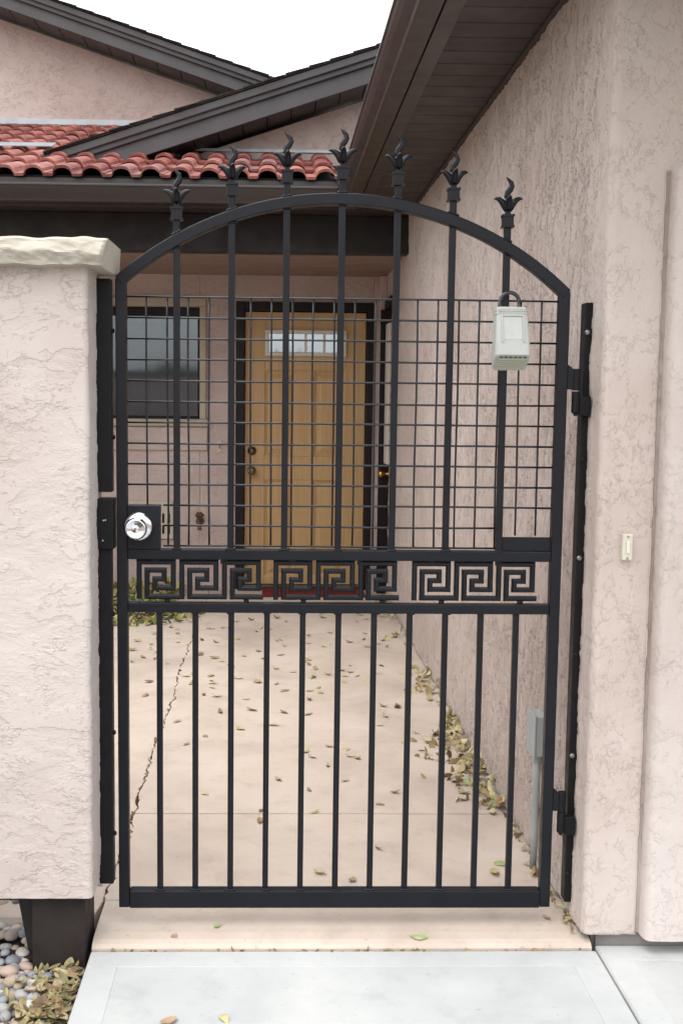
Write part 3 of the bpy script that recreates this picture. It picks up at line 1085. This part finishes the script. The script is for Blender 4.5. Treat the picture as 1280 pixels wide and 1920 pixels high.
def key_mesh(last):
    cxs = {'L1': 14, 'L2': 64, 'L3': 114, 'R2': 172, 'R1': 230}
    czs = {'A': 0, 'B': -52, 'C': -109, 'D': -165, 'E': -221}
    h = 16

    def seg(mb, x0, z0, x1, z1):
        a, b_ = sorted((x0, x1))
        c, d = sorted((z0, z1))
        X0, X1, Z0, Z1 = (a - h) * KU, (b_ + h) * KU, (c - h) * KU, (d + h) * KU
        ins1, ins2 = .0015, .0034
        rings = [(0, .016), (0, .0085), (ins1, .0076), (ins1 + .0003, .0050), (ins2, .0042), (ins2 + .0003, .0010)]
        vs_, fs_ = [], []
        for ins, yy in rings:
            vs_ += [(X0 + ins, yy, Z0 + ins), (X1 - ins, yy, Z0 + ins), (X1 - ins, yy, Z1 - ins), (X0 + ins, yy, Z1 - ins)]
        for r_ in range(len(rings) - 1):
            for k in range(4):
                fs_.append((r_ * 4 + k, r_ * 4 + (k + 1) % 4, r_ * 4 + 4 + (k + 1) % 4, r_ * 4 + 4 + k))
        n = (len(rings) - 1) * 4
        fs_.append((n, n + 1, n + 2, n + 3))
        fs_.append((3, 2, 1, 0))
        mb.add(vs_, fs_)
    mb = MB()
    P = [('L1', 'E', -14, 0), ('L1', 'A', 0, 0), ('R1', 'A', 0, 0), ('R1', 'D', 0, 0), ('L3', 'D', 0, 0), ('L3', 'C', 0, 0), ('R2', 'C', 0, 0), ('R2', 'B', 0, 0), ('L2', 'B', 0, 0), ('L2', 'E', 0, 0)]
    pts = [(cxs[a], czs[b_]) for a, b_, _, _ in P]
    for i in range(len(pts) - 1):
        e = .01 * (i % 2)          # alternate members sit a hair apart so no faces share a plane
        k0 = len(mb.v)
        seg(mb, *pts[i], *pts[i + 1])
        if i % 2:
            mb.v[k0:] = [(x, y_ + .0003, z + .00002) for x, y_, z in mb.v[k0:]]
    k0 = len(mb.v)
    seg(mb, cxs['L2'], czs['E'], 270 if not last else 244, czs['E'])
    mb.v[k0:] = [(x, y_ + .0003, z) for x, y_, z in mb.v[k0:]]
    return mb.mesh('greek_key', 'iron')


key_a, key_b = key_mesh(False), key_mesh(True)
for gx0 in (-.3318, .0035, .3452):
    panel = link('key_panel', None, gate)
    for fx, up in ((.040, 1), (.205, 1), (.067, 0), (.262, 0)):
        z0, z1 = (.9275, .9385) if up else (.8305, .8385)
        box('mounting_tab', 'iron', panel, gx0 + fx, gx0 + fx + .013, .008, .018, z0, z1, bevel=0)
    for k in range(3):
        o = link('greek_key', key_b if k == 2 else key_a, panel)
        o.location = (gx0 + k * .1045, .003, .9300)

# lock plate with knob, filler plate
lp = box('lock_plate', 'iron', gate, -.3525, -.2735, -.003, .0295, .9637, 1.071, bevel=.002)
kc = (-.3255, -.003, 1.0195)
obj('lock_rose', MB().lathe([(.0355, 0), (.0362, .003), (.034, .009), (.029, .0125), (.022, .014)], kc, (0, -1, 0), 40), 'chrome', lp, 0, True)
kn = obj('lock_knob', MB().lathe([(.017, .012), (.0165, .028), (.0225, .033), (.0265, .042), (.0268, .050), (.0245, .058), (.0215, .0615), (.0205, .0605), (.001, .0612)], kc, (0, -1, 0), 40), 'chrome', lp, 0, True)
obj('lock_cylinder', MB().lathe([(.0088, .0605), (.0088, .0635), (.0076, .0642), (.001, .0642)], kc, (0, -1, 0), 24), 'chrome', lp, 0, True)
box('keyhole', 'hole', lp, kc[0] - .0008, kc[0] + .0010, kc[1] - .0648, kc[1] - .0636, kc[2] - .0055, kc[2] + .0055, bevel=0)
box('filler_plate', 'iron', gate, .5655, .684, .008, .013, .9638, .9985, bevel=.001)
bead = MB().box(-.005, .005, -.001, .001, -.0015, .0015)
# hinge halves on the gate
for z1, z0 in ((1.411, 1.359), (.352, .3015)):
    hb = obj('hinge_barrel', MB().lathe([(.0098, 0), (.0105, .001), (.0105, z1 - z0 - .001), (.0098, z1 - z0)], (.7345, .009, z0), (0, 0, 1), 20), 'iron_jamb', gate, 0)
    obj('hinge_leaf', MB().prism([(.7115, z0 + .002), (.727, z0 + .002), (.727, z1 - .004), (.720, z1 + .004), (.7115, z1 + .010)], 'y', .004, .016), 'iron', gate, .001)

# hinge-side jamb on the right wall
jr = thing('hinge_jamb', 'dark steel bar bolted to the right stucco wall carrying the gate hinges', 'gate jamb', (.765, .045, .05))
box('bar', 'iron_jamb', jr, .7550, .775, .028, .066, .052, 1.572, bevel=.003)
for z1, z0 in ((1.3565, 1.305), (.2995, .2475)):
    obj('hinge_barrel', MB().lathe([(.004, -.008), (.006, -.002), (.0098, 0), (.0105, .001), (.0105, z1 - z0 - .001), (.0098, z1 - z0)], (.7345, .009, z0), (0, 0, 1), 20), 'iron_jamb', jr, 0)
    obj('hinge_block', MB().prism([(.7425, z0 - .006), (.770, z0 - .010), (.770, z1 - .012), (.7425, z1 - .012)], 'y', .004, .0275), 'iron_jamb', jr, .002)
for z, side_ in ((1.50, 1), (1.19, 0), (.945, 1), (.70, 0), (.44, 1), (.13, 0)):
    obj('bolt', MB().lathe([(.0065, 0), (.0065, .004), (.004, .006), (.001, .0062)], (.762, .0285, z), (0, -1, 0), 6), 'bolt' if side_ else 'iron_jamb', jr, 0)
    if side_:
        obj('washer', MB().lathe([(.013, 0), (.013, .0022), (.004, .004)], (.7735, .085, z - .004), (-1, -.5, 0), 18), 'bolt', jr, 0)

# latch-side jamb on the pillar
jl = thing('latch_jamb', 'dark steel jamb with strike box fixed to the left stucco pillar', 'gate jamb', (-.405, .015, .11))
box('bar', 'iron_jamb', jl, -.4275, -.389, .001, .034, 1.102, 1.612, bevel=.003)
box('bar', 'iron_jamb', jl, -.4275, -.392, .001, .034, .113, .963, bevel=.003)
sbx = box('strike_box', 'iron_jamb', jl, -.4275, -.3845, -.010, .040, .9635, 1.087, bevel=.002)
for px_, pz_ in ((-.4045, 1.035), (-.411, .985), (-.409, 1.034)):
    obj('rivet', MB().lathe([(.0018, 0), (.0014, .001), (.0002, .0014)], (px_, -.010, pz_), (0, -1, 0), 10), 'white_frame', sbx, 0)
for z in (1.49, 1.235, .80, .50, .24):
    obj('bolt', MB().lathe([(.006, 0), (.006, .004), (.003, .006)], (-.389 if z > 1 else -.392, .016, z), (1, 0, 0), 8), 'iron_jamb', jl, 0)

# ================================================================== KEY LOCKBOX hanging on the gate
lb = thing('key_lockbox', 'pale grey plastic key lockbox hanging by its shackle on a gate bar', 'lockbox', (.5566, -.02, 1.41))
bx = .5615


def rr(cx_, w, d0, d1, r_, z, lean=0):
    """rounded rectangle ring at height z (z may vary with y through lean)"""
    pts = []
    for (sx, sy, st) in ((1, -1, -90), (1, 1, 0), (-1, 1, 90), (-1, -1, 180)):
        for k in range(5):
            a = math.radians(st + k * 22.5)
            x = cx_ + sx * (w - r_) + r_ * math.cos(a)
            yc = (d0 + r_) if sy < 0 else (d1 - r_)
            y = yc + r_ * math.sin(a)
            pts.append((x, y, z + lean * (y - d0)))
    return pts


rings = []
Z0, Z1 = 1.4405, 1.553
for (t, w, r_, dc) in ((0, .0405, .012, 0), (.03, .0422, .012, 0), (.25, .0412, .010, 0), (.55, .0392, .010, 0), (.80, .0380, .010, 0), (.805, .0368, .010, .001),
                       (.845, .0366, .010, .001), (.85, .0378, .010, 0), (.88, .0376, .010, 0), (.885, .0362, .010, .001), (.915, .0360, .010, .001), (.92, .0366, .010, 0), (.985, .0355, .010, 0), (1.0, .0335, .010, .002)):
    z = Z0 + (Z1 - Z0) * t
    lean = -.62 * max(0, 1 - t * 1.6)
    rings.append(rr(bx + .004 * (1 - t), w, -.047 + dc - .008 * (1 - t), .002, r_, z, lean))
n = len(rings[0])
mb = MB()
vs_ = [p for r_ in rings for p in r_]
fs_ = [(i * n + k, i * n + (k + 1) % n, (i + 1) * n + (k + 1) % n, (i + 1) * n + k) for i in range(len(rings) - 1) for k in range(n)]
fs_ += [tuple(range(n - 1, -1, -1)), tuple(range((len(rings) - 1) * n, len(rings) * n))]
body = obj('body', mb.add(vs_, fs_), 'plastic', lb, 0)
# recessed label panel with a raised surround on the front


def fy(z):
    return -.047 - .008 * (1 - (z - Z0) / (Z1 - Z0))


def quadbox(name, mat, parent, x0, x1, z0, z1, out, inn, sk=0):
    vs_ = []
    for dy in (-out, inn):
        for (x, z) in ((x0, z0), (x1, z0), (x1, z1), (x0, z1)):
            vs_.append((x + sk * (z1 - z), fy(z) + dy, z))
    return obj(name, MB().add(vs_, [(0, 1, 2, 3), (7, 6, 5, 4), (0, 4, 5, 1), (1, 5, 6, 2), (2, 6, 7, 3), (3, 7, 4, 0)]), mat, parent, .0008)


quadbox('label_panel', 'plastic_panel', body, bx - .0225, bx + .0235, 1.4755, 1.5305, .0006, .002, .03)
for d in ((bx - .0265, bx - .0226, 1.470, 1.535), (bx + .0236, bx + .0275, 1.470, 1.535), (bx - .0225, bx + .0235, 1.5308, 1.535)):
    quadbox('panel_rim', 'plastic', body, *d, .0034, .002, .03)
for k in range(3):
    quadbox('rib', 'plastic', body, bx - .033, bx + .033, 1.5385 + k * .0042, 1.5405 + k * .0042, .0012, .002)
# ribbed, slotted underside
for k in range(6):
    x = bx - .027 + k * .0112
    yy = -.0485
    zz_ = Z0 - .62 * (yy + .055)
    o = obj('slot', MB().add([(x, yy, zz_ - .0006), (x + .008, yy, zz_ - .0006), (x + .008, yy + .0045, zz_ - .0034), (x, yy + .0045, zz_ - .0034)], [(3, 2, 1, 0)]), 'plastic_dark', body)
for k in range(5):
    yy = -.041 + k * .0075
    zz_ = Z0 - .62 * (yy + .055)
    obj('rib', MB().add([(bx - .029, yy, zz_ - .0006), (bx + .038, yy, zz_ - .0006), (bx + .038, yy + .005, zz_ - .0042), (bx - .029, yy + .005, zz_ - .0042),
                         (bx - .029, yy + .0025, zz_ - .0038), (bx + .038, yy + .0025, zz_ - .0038)], [(4, 5, 1, 0), (3, 2, 5, 4)]), 'plastic_rib', body)
sh = [(bx - .024, -.018, 1.548), (bx - .024, -.017, 1.566)]
for k in range(9):
    a = math.pi * (1 - k / 8)
    sh.append((bx - .001 + .023 * math.cos(a), -.016, 1.566 + .023 * math.sin(a)))
sh += [(bx + .022, -.017, 1.566), (bx + .022, -.018, 1.548)]
obj('shackle', MB().tube(sh, .0048, 12), 'shackle', lb, 0, True)

# ================================================================== SMALL THINGS ON THE WALLS
db = thing('doorbell', 'cream doorbell button on the front stucco face right of the gate', 'doorbell', (.846, FY, .955))
box('plate', 'cream', db, .8335, .8585, FY - .013, FY + .004, .955, 1.0185, bevel=.003)
box('button', 'white_frame', db, .8425, .8505, FY - .017, FY - .0132, .972, 1.002, bevel=.0015)
for z in (.9605, 1.0125):
    obj('screw', MB().lathe([(.003, 0), (.0028, .0012), (.0003, .0014)], (.846, FY - .0131, z), (0, -1, 0), 12), 'bolt', db, 0)

eb = thing('electrical_box', 'grey weatherproof electrical box on a conduit low on the right wall', 'electrical box', (.755, .355, 0))
box('box_body', 'ebox', eb, .741, .778, .315, .40, .340, .455, bevel=.002)
box('box_cover', 'ebox', eb, .735, .7405, .310, .405, .335, .460, bevel=.002)
obj('conduit', MB().tube([(.7555, .352, .339), (.7555, .352, .27), (.7545, .352, .10), (.7525, .351, .0)], .0098, 14), 'ebox', eb, 0, True)
box('dark_gap', 'hole', eb, .7405, .741, .313, .402, .338, .457, bevel=0)  # black strip painting in the shade of the gap behind the cover
obj('coupling', MB().lathe([(.0128, 0), (.0128, .020), (.0108, .024)], (.7555, .352, .316), (0, 0, 1), 14), 'ebox', eb, 0)

vent = thing('wall_vent', 'beige vent cover with round holes low on the porch wall behind the knob', 'vent', (-.9, BY, .36))
vb = box('cover', 'vent', vent, -1.12, -.703, BY - .020, BY, .358, .625, bevel=.004)
for k in range(11):
    obj('hole', MB().lathe([(.0105, 0), (.0105, .0012)], (-1.09 + k * .0295, BY - .0196, .594), (0, -1, 0), 12), 'hole', vb, 0)
for k in range(10):
    for z0, z1 in ((.395, .455), (.472, .54)):
        x = -1.10 + k * .040
        box('slot', 'hole', vb, x, x + .016, BY - .0215, BY - .0196, z0, z1, bevel=0)

hb_ = thing('hose_bib', 'small rusty brown hose tap on the porch wall left of the door', 'tap', (-.515, BY, .44))
obj('flange', MB().lathe([(.03, 0), (.03, .006), (.012, .01), (.011, .05)], (-.515, BY, .485), (0, -1, 0), 16), 'rust', hb_, 0)
obj('spout', MB().tube([(-.515, BY - .045, .487), (-.515, BY - .065, .475), (-.514, BY - .07, .445), (-.514, BY - .072, .43)], [.012, .013, .013, .016], 12), 'rust', hb_, 0, True)
hw = MB().lathe([(.008, 0), (.008, .012)], (-.515, BY - .04, .522), (0, -.6, .8), 10)
for k in range(6):
    a = k * math.pi / 3
    hw.lathe([(.011, 0), (.011, .010)], (-.515 + .022 * math.cos(a), BY - .045 - .012 * math.sin(a), .528 + .017 * math.sin(a)), (0, -.6, .8), 8)
obj('handle', hw, 'rust', hb_, 0)

cb = thing('door_chime_button', 'small cream bell button on the porch wall between window and door', 'doorbell', (-.377, BY, .975))
box('plate', 'cream', cb, -.389, -.366, BY - .014, BY, .975, 1.06, bevel=.003)
box('button', 'brown_metal', cb, -.381, -.374, BY - .017, BY - .0142, 1.0, 1.035, bevel=.001)

dm = tag(obj('doormat', MB().box(-.07, .64, 4.72, 4.985, .001, .016), 'mat_red', None, .004), 'dark red doormat lying in front of the tan front door', 'doormat')

# ================================================================== LEAVES AND PEBBLES


def leaf_mesh(seed, w=.23, curl=.25, fold=.25):
    r_ = random.Random(seed)
    vs_, fs_ = [], []
    n = 7
    tw = r_.uniform(-.5, .5)
    c = curl * r_.uniform(.5, 1.5)
    for i in range(n):
        t = i / (n - 1)
        half = w * math.sin(math.pi * min(1, t * .92 + .03)) ** .85 * (1.0 - .15 * t)
        x = t - .5
        z = c * (x * x * 1.8) + .03
        a = tw * x
        for s in (-1, 0, 1):
            y = s * half
            dz = fold * half * abs(s) + y * math.sin(a)
            vs_.append((x, y + .06 * math.sin(t * 3 + seed), z + dz + r_.uniform(-.008, .008)))
    for i in range(n - 1):
        for k in range(2):
            fs_.append((i * 3 + k, i * 3 + k + 1, i * 3 + k + 4, i * 3 + k + 3))
    # stalk
    k0 = len(vs_)
    vs_ += [(-.5, -.008, .45 * c + .03), (-.5, .008, .45 * c + .03), (-.62, .006, .45 * c + .05), (-.62, -.006, .45 * c + .05)]
    fs_.append((k0, k0 + 1, k0 + 2, k0 + 3))
    return vs_, fs_


LEAF = {}


def leaf(matname, seed):
    k = (matname, seed)
    if k not in LEAF:
        r_ = random.Random(seed * 13 + 5)
        v_, f_ = leaf_mesh(seed, r_.uniform(.20, .36), r_.uniform(.08, .45), r_.uniform(.05, .45))
        LEAF[k] = MB().add(v_, f_).mesh('fallen_leaf', matname, True)
    return LEAF[k]


def put_leaf(p, L, mat='leaf', parent=None, tilt=.25, name='fallen_leaf'):
    o = link(name, leaf(mat, rnd.randrange(9)), parent)
    o.location = p
    o.rotation_euler = (rnd.gauss(0, tilt) + (math.pi if rnd.random() < .3 else 0), rnd.gauss(0, tilt), rnd.uniform(0, 6.28))
    if abs(o.rotation_euler[0]) > 2:
        o.location = Vector(p) + Vector((0, 0, L * .14))
    o.scale = (L, L * rnd.uniform(.8, 1.2), L)
    return o


ORD = ['nearest', 'second nearest', 'third nearest', 'fourth nearest', 'fifth nearest', 'sixth nearest', 'seventh nearest', 'eighth nearest', 'ninth nearest',
       'tenth nearest', 'eleventh nearest', 'twelfth nearest', 'thirteenth nearest', 'fourteenth nearest', 'fifteenth nearest', 'sixteenth nearest', 'seventeenth nearest', 'eighteenth nearest', 'nineteenth nearest', 'twentieth nearest',
       'twenty-first nearest', 'twenty-second nearest', 'twenty-third nearest', 'twenty-fourth nearest', 'twenty-fifth nearest', 'farthest']
GAP = ['first', 'second', 'third', 'fourth', 'fifth', 'sixth', 'seventh', 'eighth', 'ninth', 'tenth', 'eleventh', 'twelfth']
scattered = []
near = [(257, 1202), (268, 1232), (247, 1240), (271, 1303), (279, 1278), (333, 1353), (349, 1396), (385, 1380), (413, 1335), (382, 1303), (405, 1306), (396, 1267),
        (396, 1276), (349, 1268), (376, 1228), (416, 1240), (446, 1272), (461, 1311), (471, 1332), (519, 1254), (518, 1282), (533, 1295), (532, 1336), (485, 1221),
        (522, 1462), (386, 1489), (513, 1360), (550, 1260), (450, 1367), (583, 1271), (597, 1289), (600, 1299), (579, 1312), (577, 1339), (615, 1265), (646, 1268),
        (643, 1279), (591, 1254), (618, 1400), (647, 1406), (585, 1420), (575, 1410), (615, 1436), (654, 1418), (669, 1422), (718, 1324), (722, 1343), (713, 1360),
        (744, 1326), (780, 1374), (754, 1392), (646, 1464), (580, 1481), (741, 1486), (869, 1487), (490, 1519), (486, 1540), (590, 1523), (714, 1508), (599, 1637), (659, 1651)]
for u, v_ in near:
    p = at(u, v_, Z=.002)
    far = p.y > 1.6
    scattered.append(put_leaf(p, rnd.uniform(.032, .046) if not far else rnd.uniform(.034, .054), 'leaf' if rnd.random() < .8 else 'leaf_dry', None, .12))
for k in range(105):
    y = 2.1 + 2.3 * rnd.random() ** .7
    x = rnd.uniform(-.75, .72)
    scattered.append(put_leaf((x, y, .002), rnd.uniform(.032, .056), 'leaf' if rnd.random() < .7 else 'leaf_dry', None, .22))


# each loose leaf is told apart by the gap between the lower bars it shows through, and its order there
by_gap = {}
for o in scattered:
    d = o.location - CAM
    gx_ = CAM.x + d.x * (.013 - CAM.y) / d.y
    gz_ = CAM.z + d.z * (.013 - CAM.y) / d.y
    by_gap.setdefault('band' if gz_ > .806 else int(np.searchsorted(LB, gx_)), []).append(o)
for g_, lst in by_gap.items():
    lst.sort(key=lambda o: o.location.x / (o.location.y - CAM.y) if g_ == 'band' else o.location.y)
    for i, o in enumerate(lst):
        if g_ == 'band':
            t_ = 'small leaf on the porch floor behind the key band, %s from the left' % ('th '.join([str(i + 1), '']).strip() if i + 1 > 3 else ('first', 'second', 'third')[i])
        else:
            t_ = 'small loose leaf, %s in the %s gap from left between the lower bars' % ((ORD[i] if i < 25 else '%dth nearest' % (i + 1)), GAP[g_])
        tag(o, t_, 'leaf', 'fallen leaves scattered on the walkway')


def one(u, v_, L, mat, label, z=.003, tilt=.15):
    tag(put_leaf(at(u, v_, Z=z), L, mat, None, tilt), label, 'leaf')


one(710, 1591, .026, 'leaf_red', 'small dark red leaf on the walkway just behind the bottom rail')
one(927, 1636, .060, 'leaf_pale', 'large yellow-green leaf on the walkway near the lower right of the gate')
one(931, 1619, .048, 'leaf_fresh', 'thin green leaf just behind the large yellow-green leaf')
one(1006, 1636, .040, 'leaf_brown', 'brown curled leaf at the foot of the grey conduit', .006, .4)
one(785, 1760, .042, 'leaf_fresh', 'green leaf on the front edge of the threshold', -.008)
one(326, 1756, .038, 'leaf_orange', 'pinkish tan leaf on the front edge of the threshold near the pillar', -.006)
one(408, 1737, .022, 'leaf_fresh', 'small green leaf on the threshold under the gate', .0)
one(1025, 1722, .026, 'leaf_orange', 'orange leaf on the threshold below the lower right gate corner', .0)
one(1053, 1696, .045, 'leaf', 'olive leaf on the threshold under the hinge side of the gate', .002)
one(1072, 1726, .035, 'leaf_dry', 'dry leaf against the foot of the right wall corner', .002, .4)
one(420, 1908, .040, 'leaf_pale', 'pale green leaf on the front sidewalk nearer the middle', SZ + .003)
one(316, 1916, .040, 'leaf_orange', 'tan leaf on the front sidewalk at the bottom edge', SZ + .003)
one(1185, 1738, .045, 'leaf_pale', 'pale leaf caught under the foot of the right front wall', -.015, .3)


def pile(name, label, pts, mat, parent_loc, L, tilt=.7):
    t = thing(name, label, 'leaf pile', parent_loc)
    for p in pts:
        put_leaf(p, rnd.uniform(*L), mat if rnd.random() < .8 else 'leaf_dry', t, tilt, 'leaf')
    return t




def litter(parent, spots_, mat, L):
    """the packed lower layer of a heap, too deep and small to pick apart"""
    mb = MB()
    for p in spots_:
        v_, f_ = leaf_mesh(rnd.randrange(9), rnd.uniform(.2, .34), rnd.uniform(.1, .5), rnd.uniform(.05, .4))
        r_ = Euler((rnd.gauss(0, .5), rnd.gauss(0, .5), rnd.uniform(0, 6.28))).to_matrix()
        s_ = rnd.uniform(*L)
        mb.add([Vector(p) + r_ @ (Vector(q) * s_) for q in v_], f_)
    return stuff(obj('leaf_litter', mb, mat, parent, 0, True))


pts = []
for k in range(210):
    s = rnd.random()
    y = .78 + s * 1.05 + rnd.gauss(0, .05)
    wd = .028 + .055 * math.exp(-((y - 1.40) / .22) ** 2) + .05 * math.exp(-((y - 1.0) / .17) ** 2)
    d_ = abs(rnd.gauss(0, wd))
    pts.append((W - .012 - d_, y, max(.003, .050 - d_ * .45) * rnd.random() + .003))
pile('leaf_pile', 'drift of curled green and tan leaves along the foot of the right wall', pts, 'leaf', (.72, 1.2, 0), (.030, .050))
pts = []
for k in range(34):
    y = 2.42 + rnd.gauss(0, .16)
    d_ = abs(rnd.gauss(0, .045))
    pts.append((W - .012 - d_, y, max(.003, .06 - d_) * rnd.random() + .003))
pile('leaf_pile', 'small heap of leaves against the right wall halfway to the door', pts, 'leaf', (.73, 2.6, 0), (.035, .055))
pts = []
for k in range(60):
    y = rnd.choice((3.30, 4.2, 4.25, 4.3, 4.55)) + rnd.gauss(0, .12)
    d_ = abs(rnd.gauss(0, .07))
    pts.append((W - .012 - d_, y, max(.003, .05 - d_ * .4) * rnd.random() + .003))
pile('leaf_pile', 'thin line of leaves at the wall foot near the side door', pts, 'leaf', (.73, 4.2, 0), (.035, .055))
pts = []
for k in range(30):
    y = rnd.uniform(.10, .75)
    d_ = abs(rnd.gauss(0, .012))
    pts.append((W - .010 - d_, y, .004 + .012 * rnd.random()))
for k in range(10):
    y = rnd.uniform(-.05, .06)
    pts.append((W - .006 - abs(rnd.gauss(0, .012)), y, .003 + .01 * rnd.random()))
pile('leaf_pile', 'few dry leaf scraps in the wall corner by the conduit', pts, 'leaf_dry', (.765, .4, 0), (.016, .034))
pts = []
for k in range(330):
    y = rnd.uniform(3.72, 4.98)
    edge = -.66 + .13 * math.sin(y * 5) + .12 * (y - 4.2)
    x = edge + .12 * rnd.random() ** 2 - rnd.random() ** 1.2 * .62
    pts.append((x, y, .004 + .085 * rnd.random() * max(.1, min(1, (y - 3.70) / .3)) * min(1, max(.08, (edge + .1 - x) / .25))))
bed = pile('leaf_pile', 'broad heap of yellow-green leaves on the ground below the porch window', pts, 'leaf_green', (-.8, 4.3, 0), (.05, .085))
for mt in ('leaf_mix', 'leaf_mix_green'):
    lo = []
    for k in range(420):
        y = rnd.uniform(3.72, 5.0)
        edge = -.66 + .13 * math.sin(y * 5) + .12 * (y - 4.2)
        x = edge - rnd.random() * .66
        lo.append((x, y, .004 + .045 * rnd.random() * min(1, (edge - x) / .15)))
    litter(bed, lo, mt, (.04, .07))
# debris lodged in the crack
pts = []
for k in range(70):
    y = rnd.uniform(.1, 3.6)
    pts.append((float(np.interp(y, crack_y, cx)) + rnd.uniform(-.006, .006), y, rnd.uniform(-.012, .004)))
pile('crack_debris', 'bits of dry leaf lodged in the jagged crack of the walkway', pts, 'leaf_dry', (-.447, 1.5, 0), (.010, .024))

# pebbles


def pebble_mesh(seed):
    r_ = random.Random(seed)
    import bmesh
    bm = bmesh.new()
    bmesh.ops.create_icosphere(bm, subdivisions=2, radius=.5)
    off = Vector((seed * 3.1, seed, 2))
    for v_ in bm.verts:
        v_.co *= 1 + .22 * mnoise.noise(v_.co * 1.6 + off)
        v_.co.z *= .62
        v_.co.y *= .8
    me = bpy.data.meshes.new('pebble')
    bm.to_mesh(me)
    bm.free()
    me.materials.append(M['pebble'])
    me.polygons.foreach_set('use_smooth', [True] * len(me.polygons))
    return me


peb = [pebble_mesh(s) for s in range(6)]
spots = []
tries = 0
while len(spots) < 290 and tries < 20000:
    tries += 1
    x, y = rnd.uniform(-.78, -.452), rnd.uniform(-.44, .33)
    if x > -.59 and y > -.10:
        continue
    s = rnd.uniform(.024, .048)
    if all((x - a) ** 2 + (y - b_) ** 2 > ((s + c_) * .33) ** 2 for a, b_, c_ in spots):
        spots.append((x, y, s))
for x, y, s in spots:
    o = link('pebble', rnd.choice(peb), gravel)
    o.location = (x, y, -.080 + max(0, y + .1) * .22 + s * .22 + .008 + rnd.uniform(0, .012))
    o.rotation_euler = (rnd.uniform(-.4, .4), rnd.uniform(-.4, .4), rnd.uniform(0, 6.28))
    o.scale = (s * rnd.uniform(.9, 1.2), s, s)
small = MB()
for k in range(2600):
    x, y = (rnd.uniform(-.9, -.455) if rnd.random() < .5 else rnd.uniform(-2.4, -.6)), rnd.uniform(-1.6, .33)
    s = rnd.uniform(.012, .028) if x > -1.0 and y > -.55 else rnd.uniform(.02, .045)
    me = rnd.choice(peb)
    rot = Euler((rnd.uniform(-.5, .5), rnd.uniform(-.5, .5), rnd.uniform(0, 6.28))).to_matrix()
    c_ = Vector((x, y, -.082 + max(0, y + .1) * .22 + s * .2))
    pts_ = [Vector((math.cos(a) * math.cos(e), math.sin(a) * math.cos(e) * .8, math.sin(e) * .6)) for e in (-.5, .6) for a in (0, 1.05, 2.1, 3.14, 4.2, 5.2)] + [Vector((0, 0, .6))]
    q = [c_ + rot @ (p * s * .5 * rnd.uniform(.85, 1.1)) for p in pts_]
    small.add(q, [(i, (i + 1) % 6, 6 + (i + 1) % 6, 6 + i) for i in range(6)] + [(6 + i, 6 + (i + 1) % 6, 12) for i in range(6)])
obj('soil_slope', MB().prism([(-.12, -.0865), (.34, .012), (.34, -.0865)], 'x', -2.6, -.455), 'soil', gravel)
stuff(obj('gravel', small, 'pebble', gravel, 0, True))
pts = []
for k in range(250):
    v_ = rnd.random()
    x = -.452 - abs(rnd.gauss(0, .066))
    y = rnd.uniform(-.62, -.07)
    if x > -.577 and x < -.447 and y > -.10:
        y = -.10 - rnd.random() * .1
    pts.append((x, y, -.058 + .026 * rnd.random() * max(.2, 1 - (-.452 - x) / .2)))
gp_ = pile('leaf_pile', 'heap of olive and tan leaves on the gravel beside the sidewalk edge', pts, 'leaf_litter_mix', (-.5, -.35, -.08), (.026, .048), .28)

lo = [(-.455 - abs(rnd.gauss(0, .065)), rnd.uniform(-.6, -.11), -.062 + .02 * rnd.random()) for k in range(420)]
litter(gp_, lo, 'leaf_mix', (.016, .036))
pts = [(rnd.uniform(-.43, .80), -.0765 + rnd.uniform(-.004, .003), SZ + rnd.uniform(-.006, .002)) for k in range(70)]
pile('joint_debris', 'thin line of dry leaf crumbs where the threshold meets the sidewalk', pts, 'leaf_dry', (.2, -.077, SZ), (.006, .018))

# ================================================================== FAR TREES (behind the viewer, mirrored in the panes)
ft = MB()
for k in range(7000):
    x = rnd.uniform(-40, 50)
    top = 2.0 + 1.0 * abs(math.sin(x * .31)) + .5 * math.sin(x * .83)
    p = Vector((x, -48 + rnd.uniform(-3, 3), rnd.random() ** .7 * top))
    r_ = Euler((rnd.uniform(0, 6), rnd.uniform(0, 6), rnd.uniform(0, 6))).to_matrix()
    s = rnd.uniform(.12, .3)
    ft.add([p + r_ @ Vector(q) * s for q in ((-1, -.6, 0), (1, -.6, .2), (1, .6, 0), (-1, .6, .2))], [(0, 1, 2, 3)])
far = stuff(obj('far_trees', ft, 'far_green'))
far['label'] = 'dark line of trees mirrored in the porch window'
far['category'] = 'trees'
for o in bpy.data.objects:
    if '_loc' in o:
        del o['_loc']
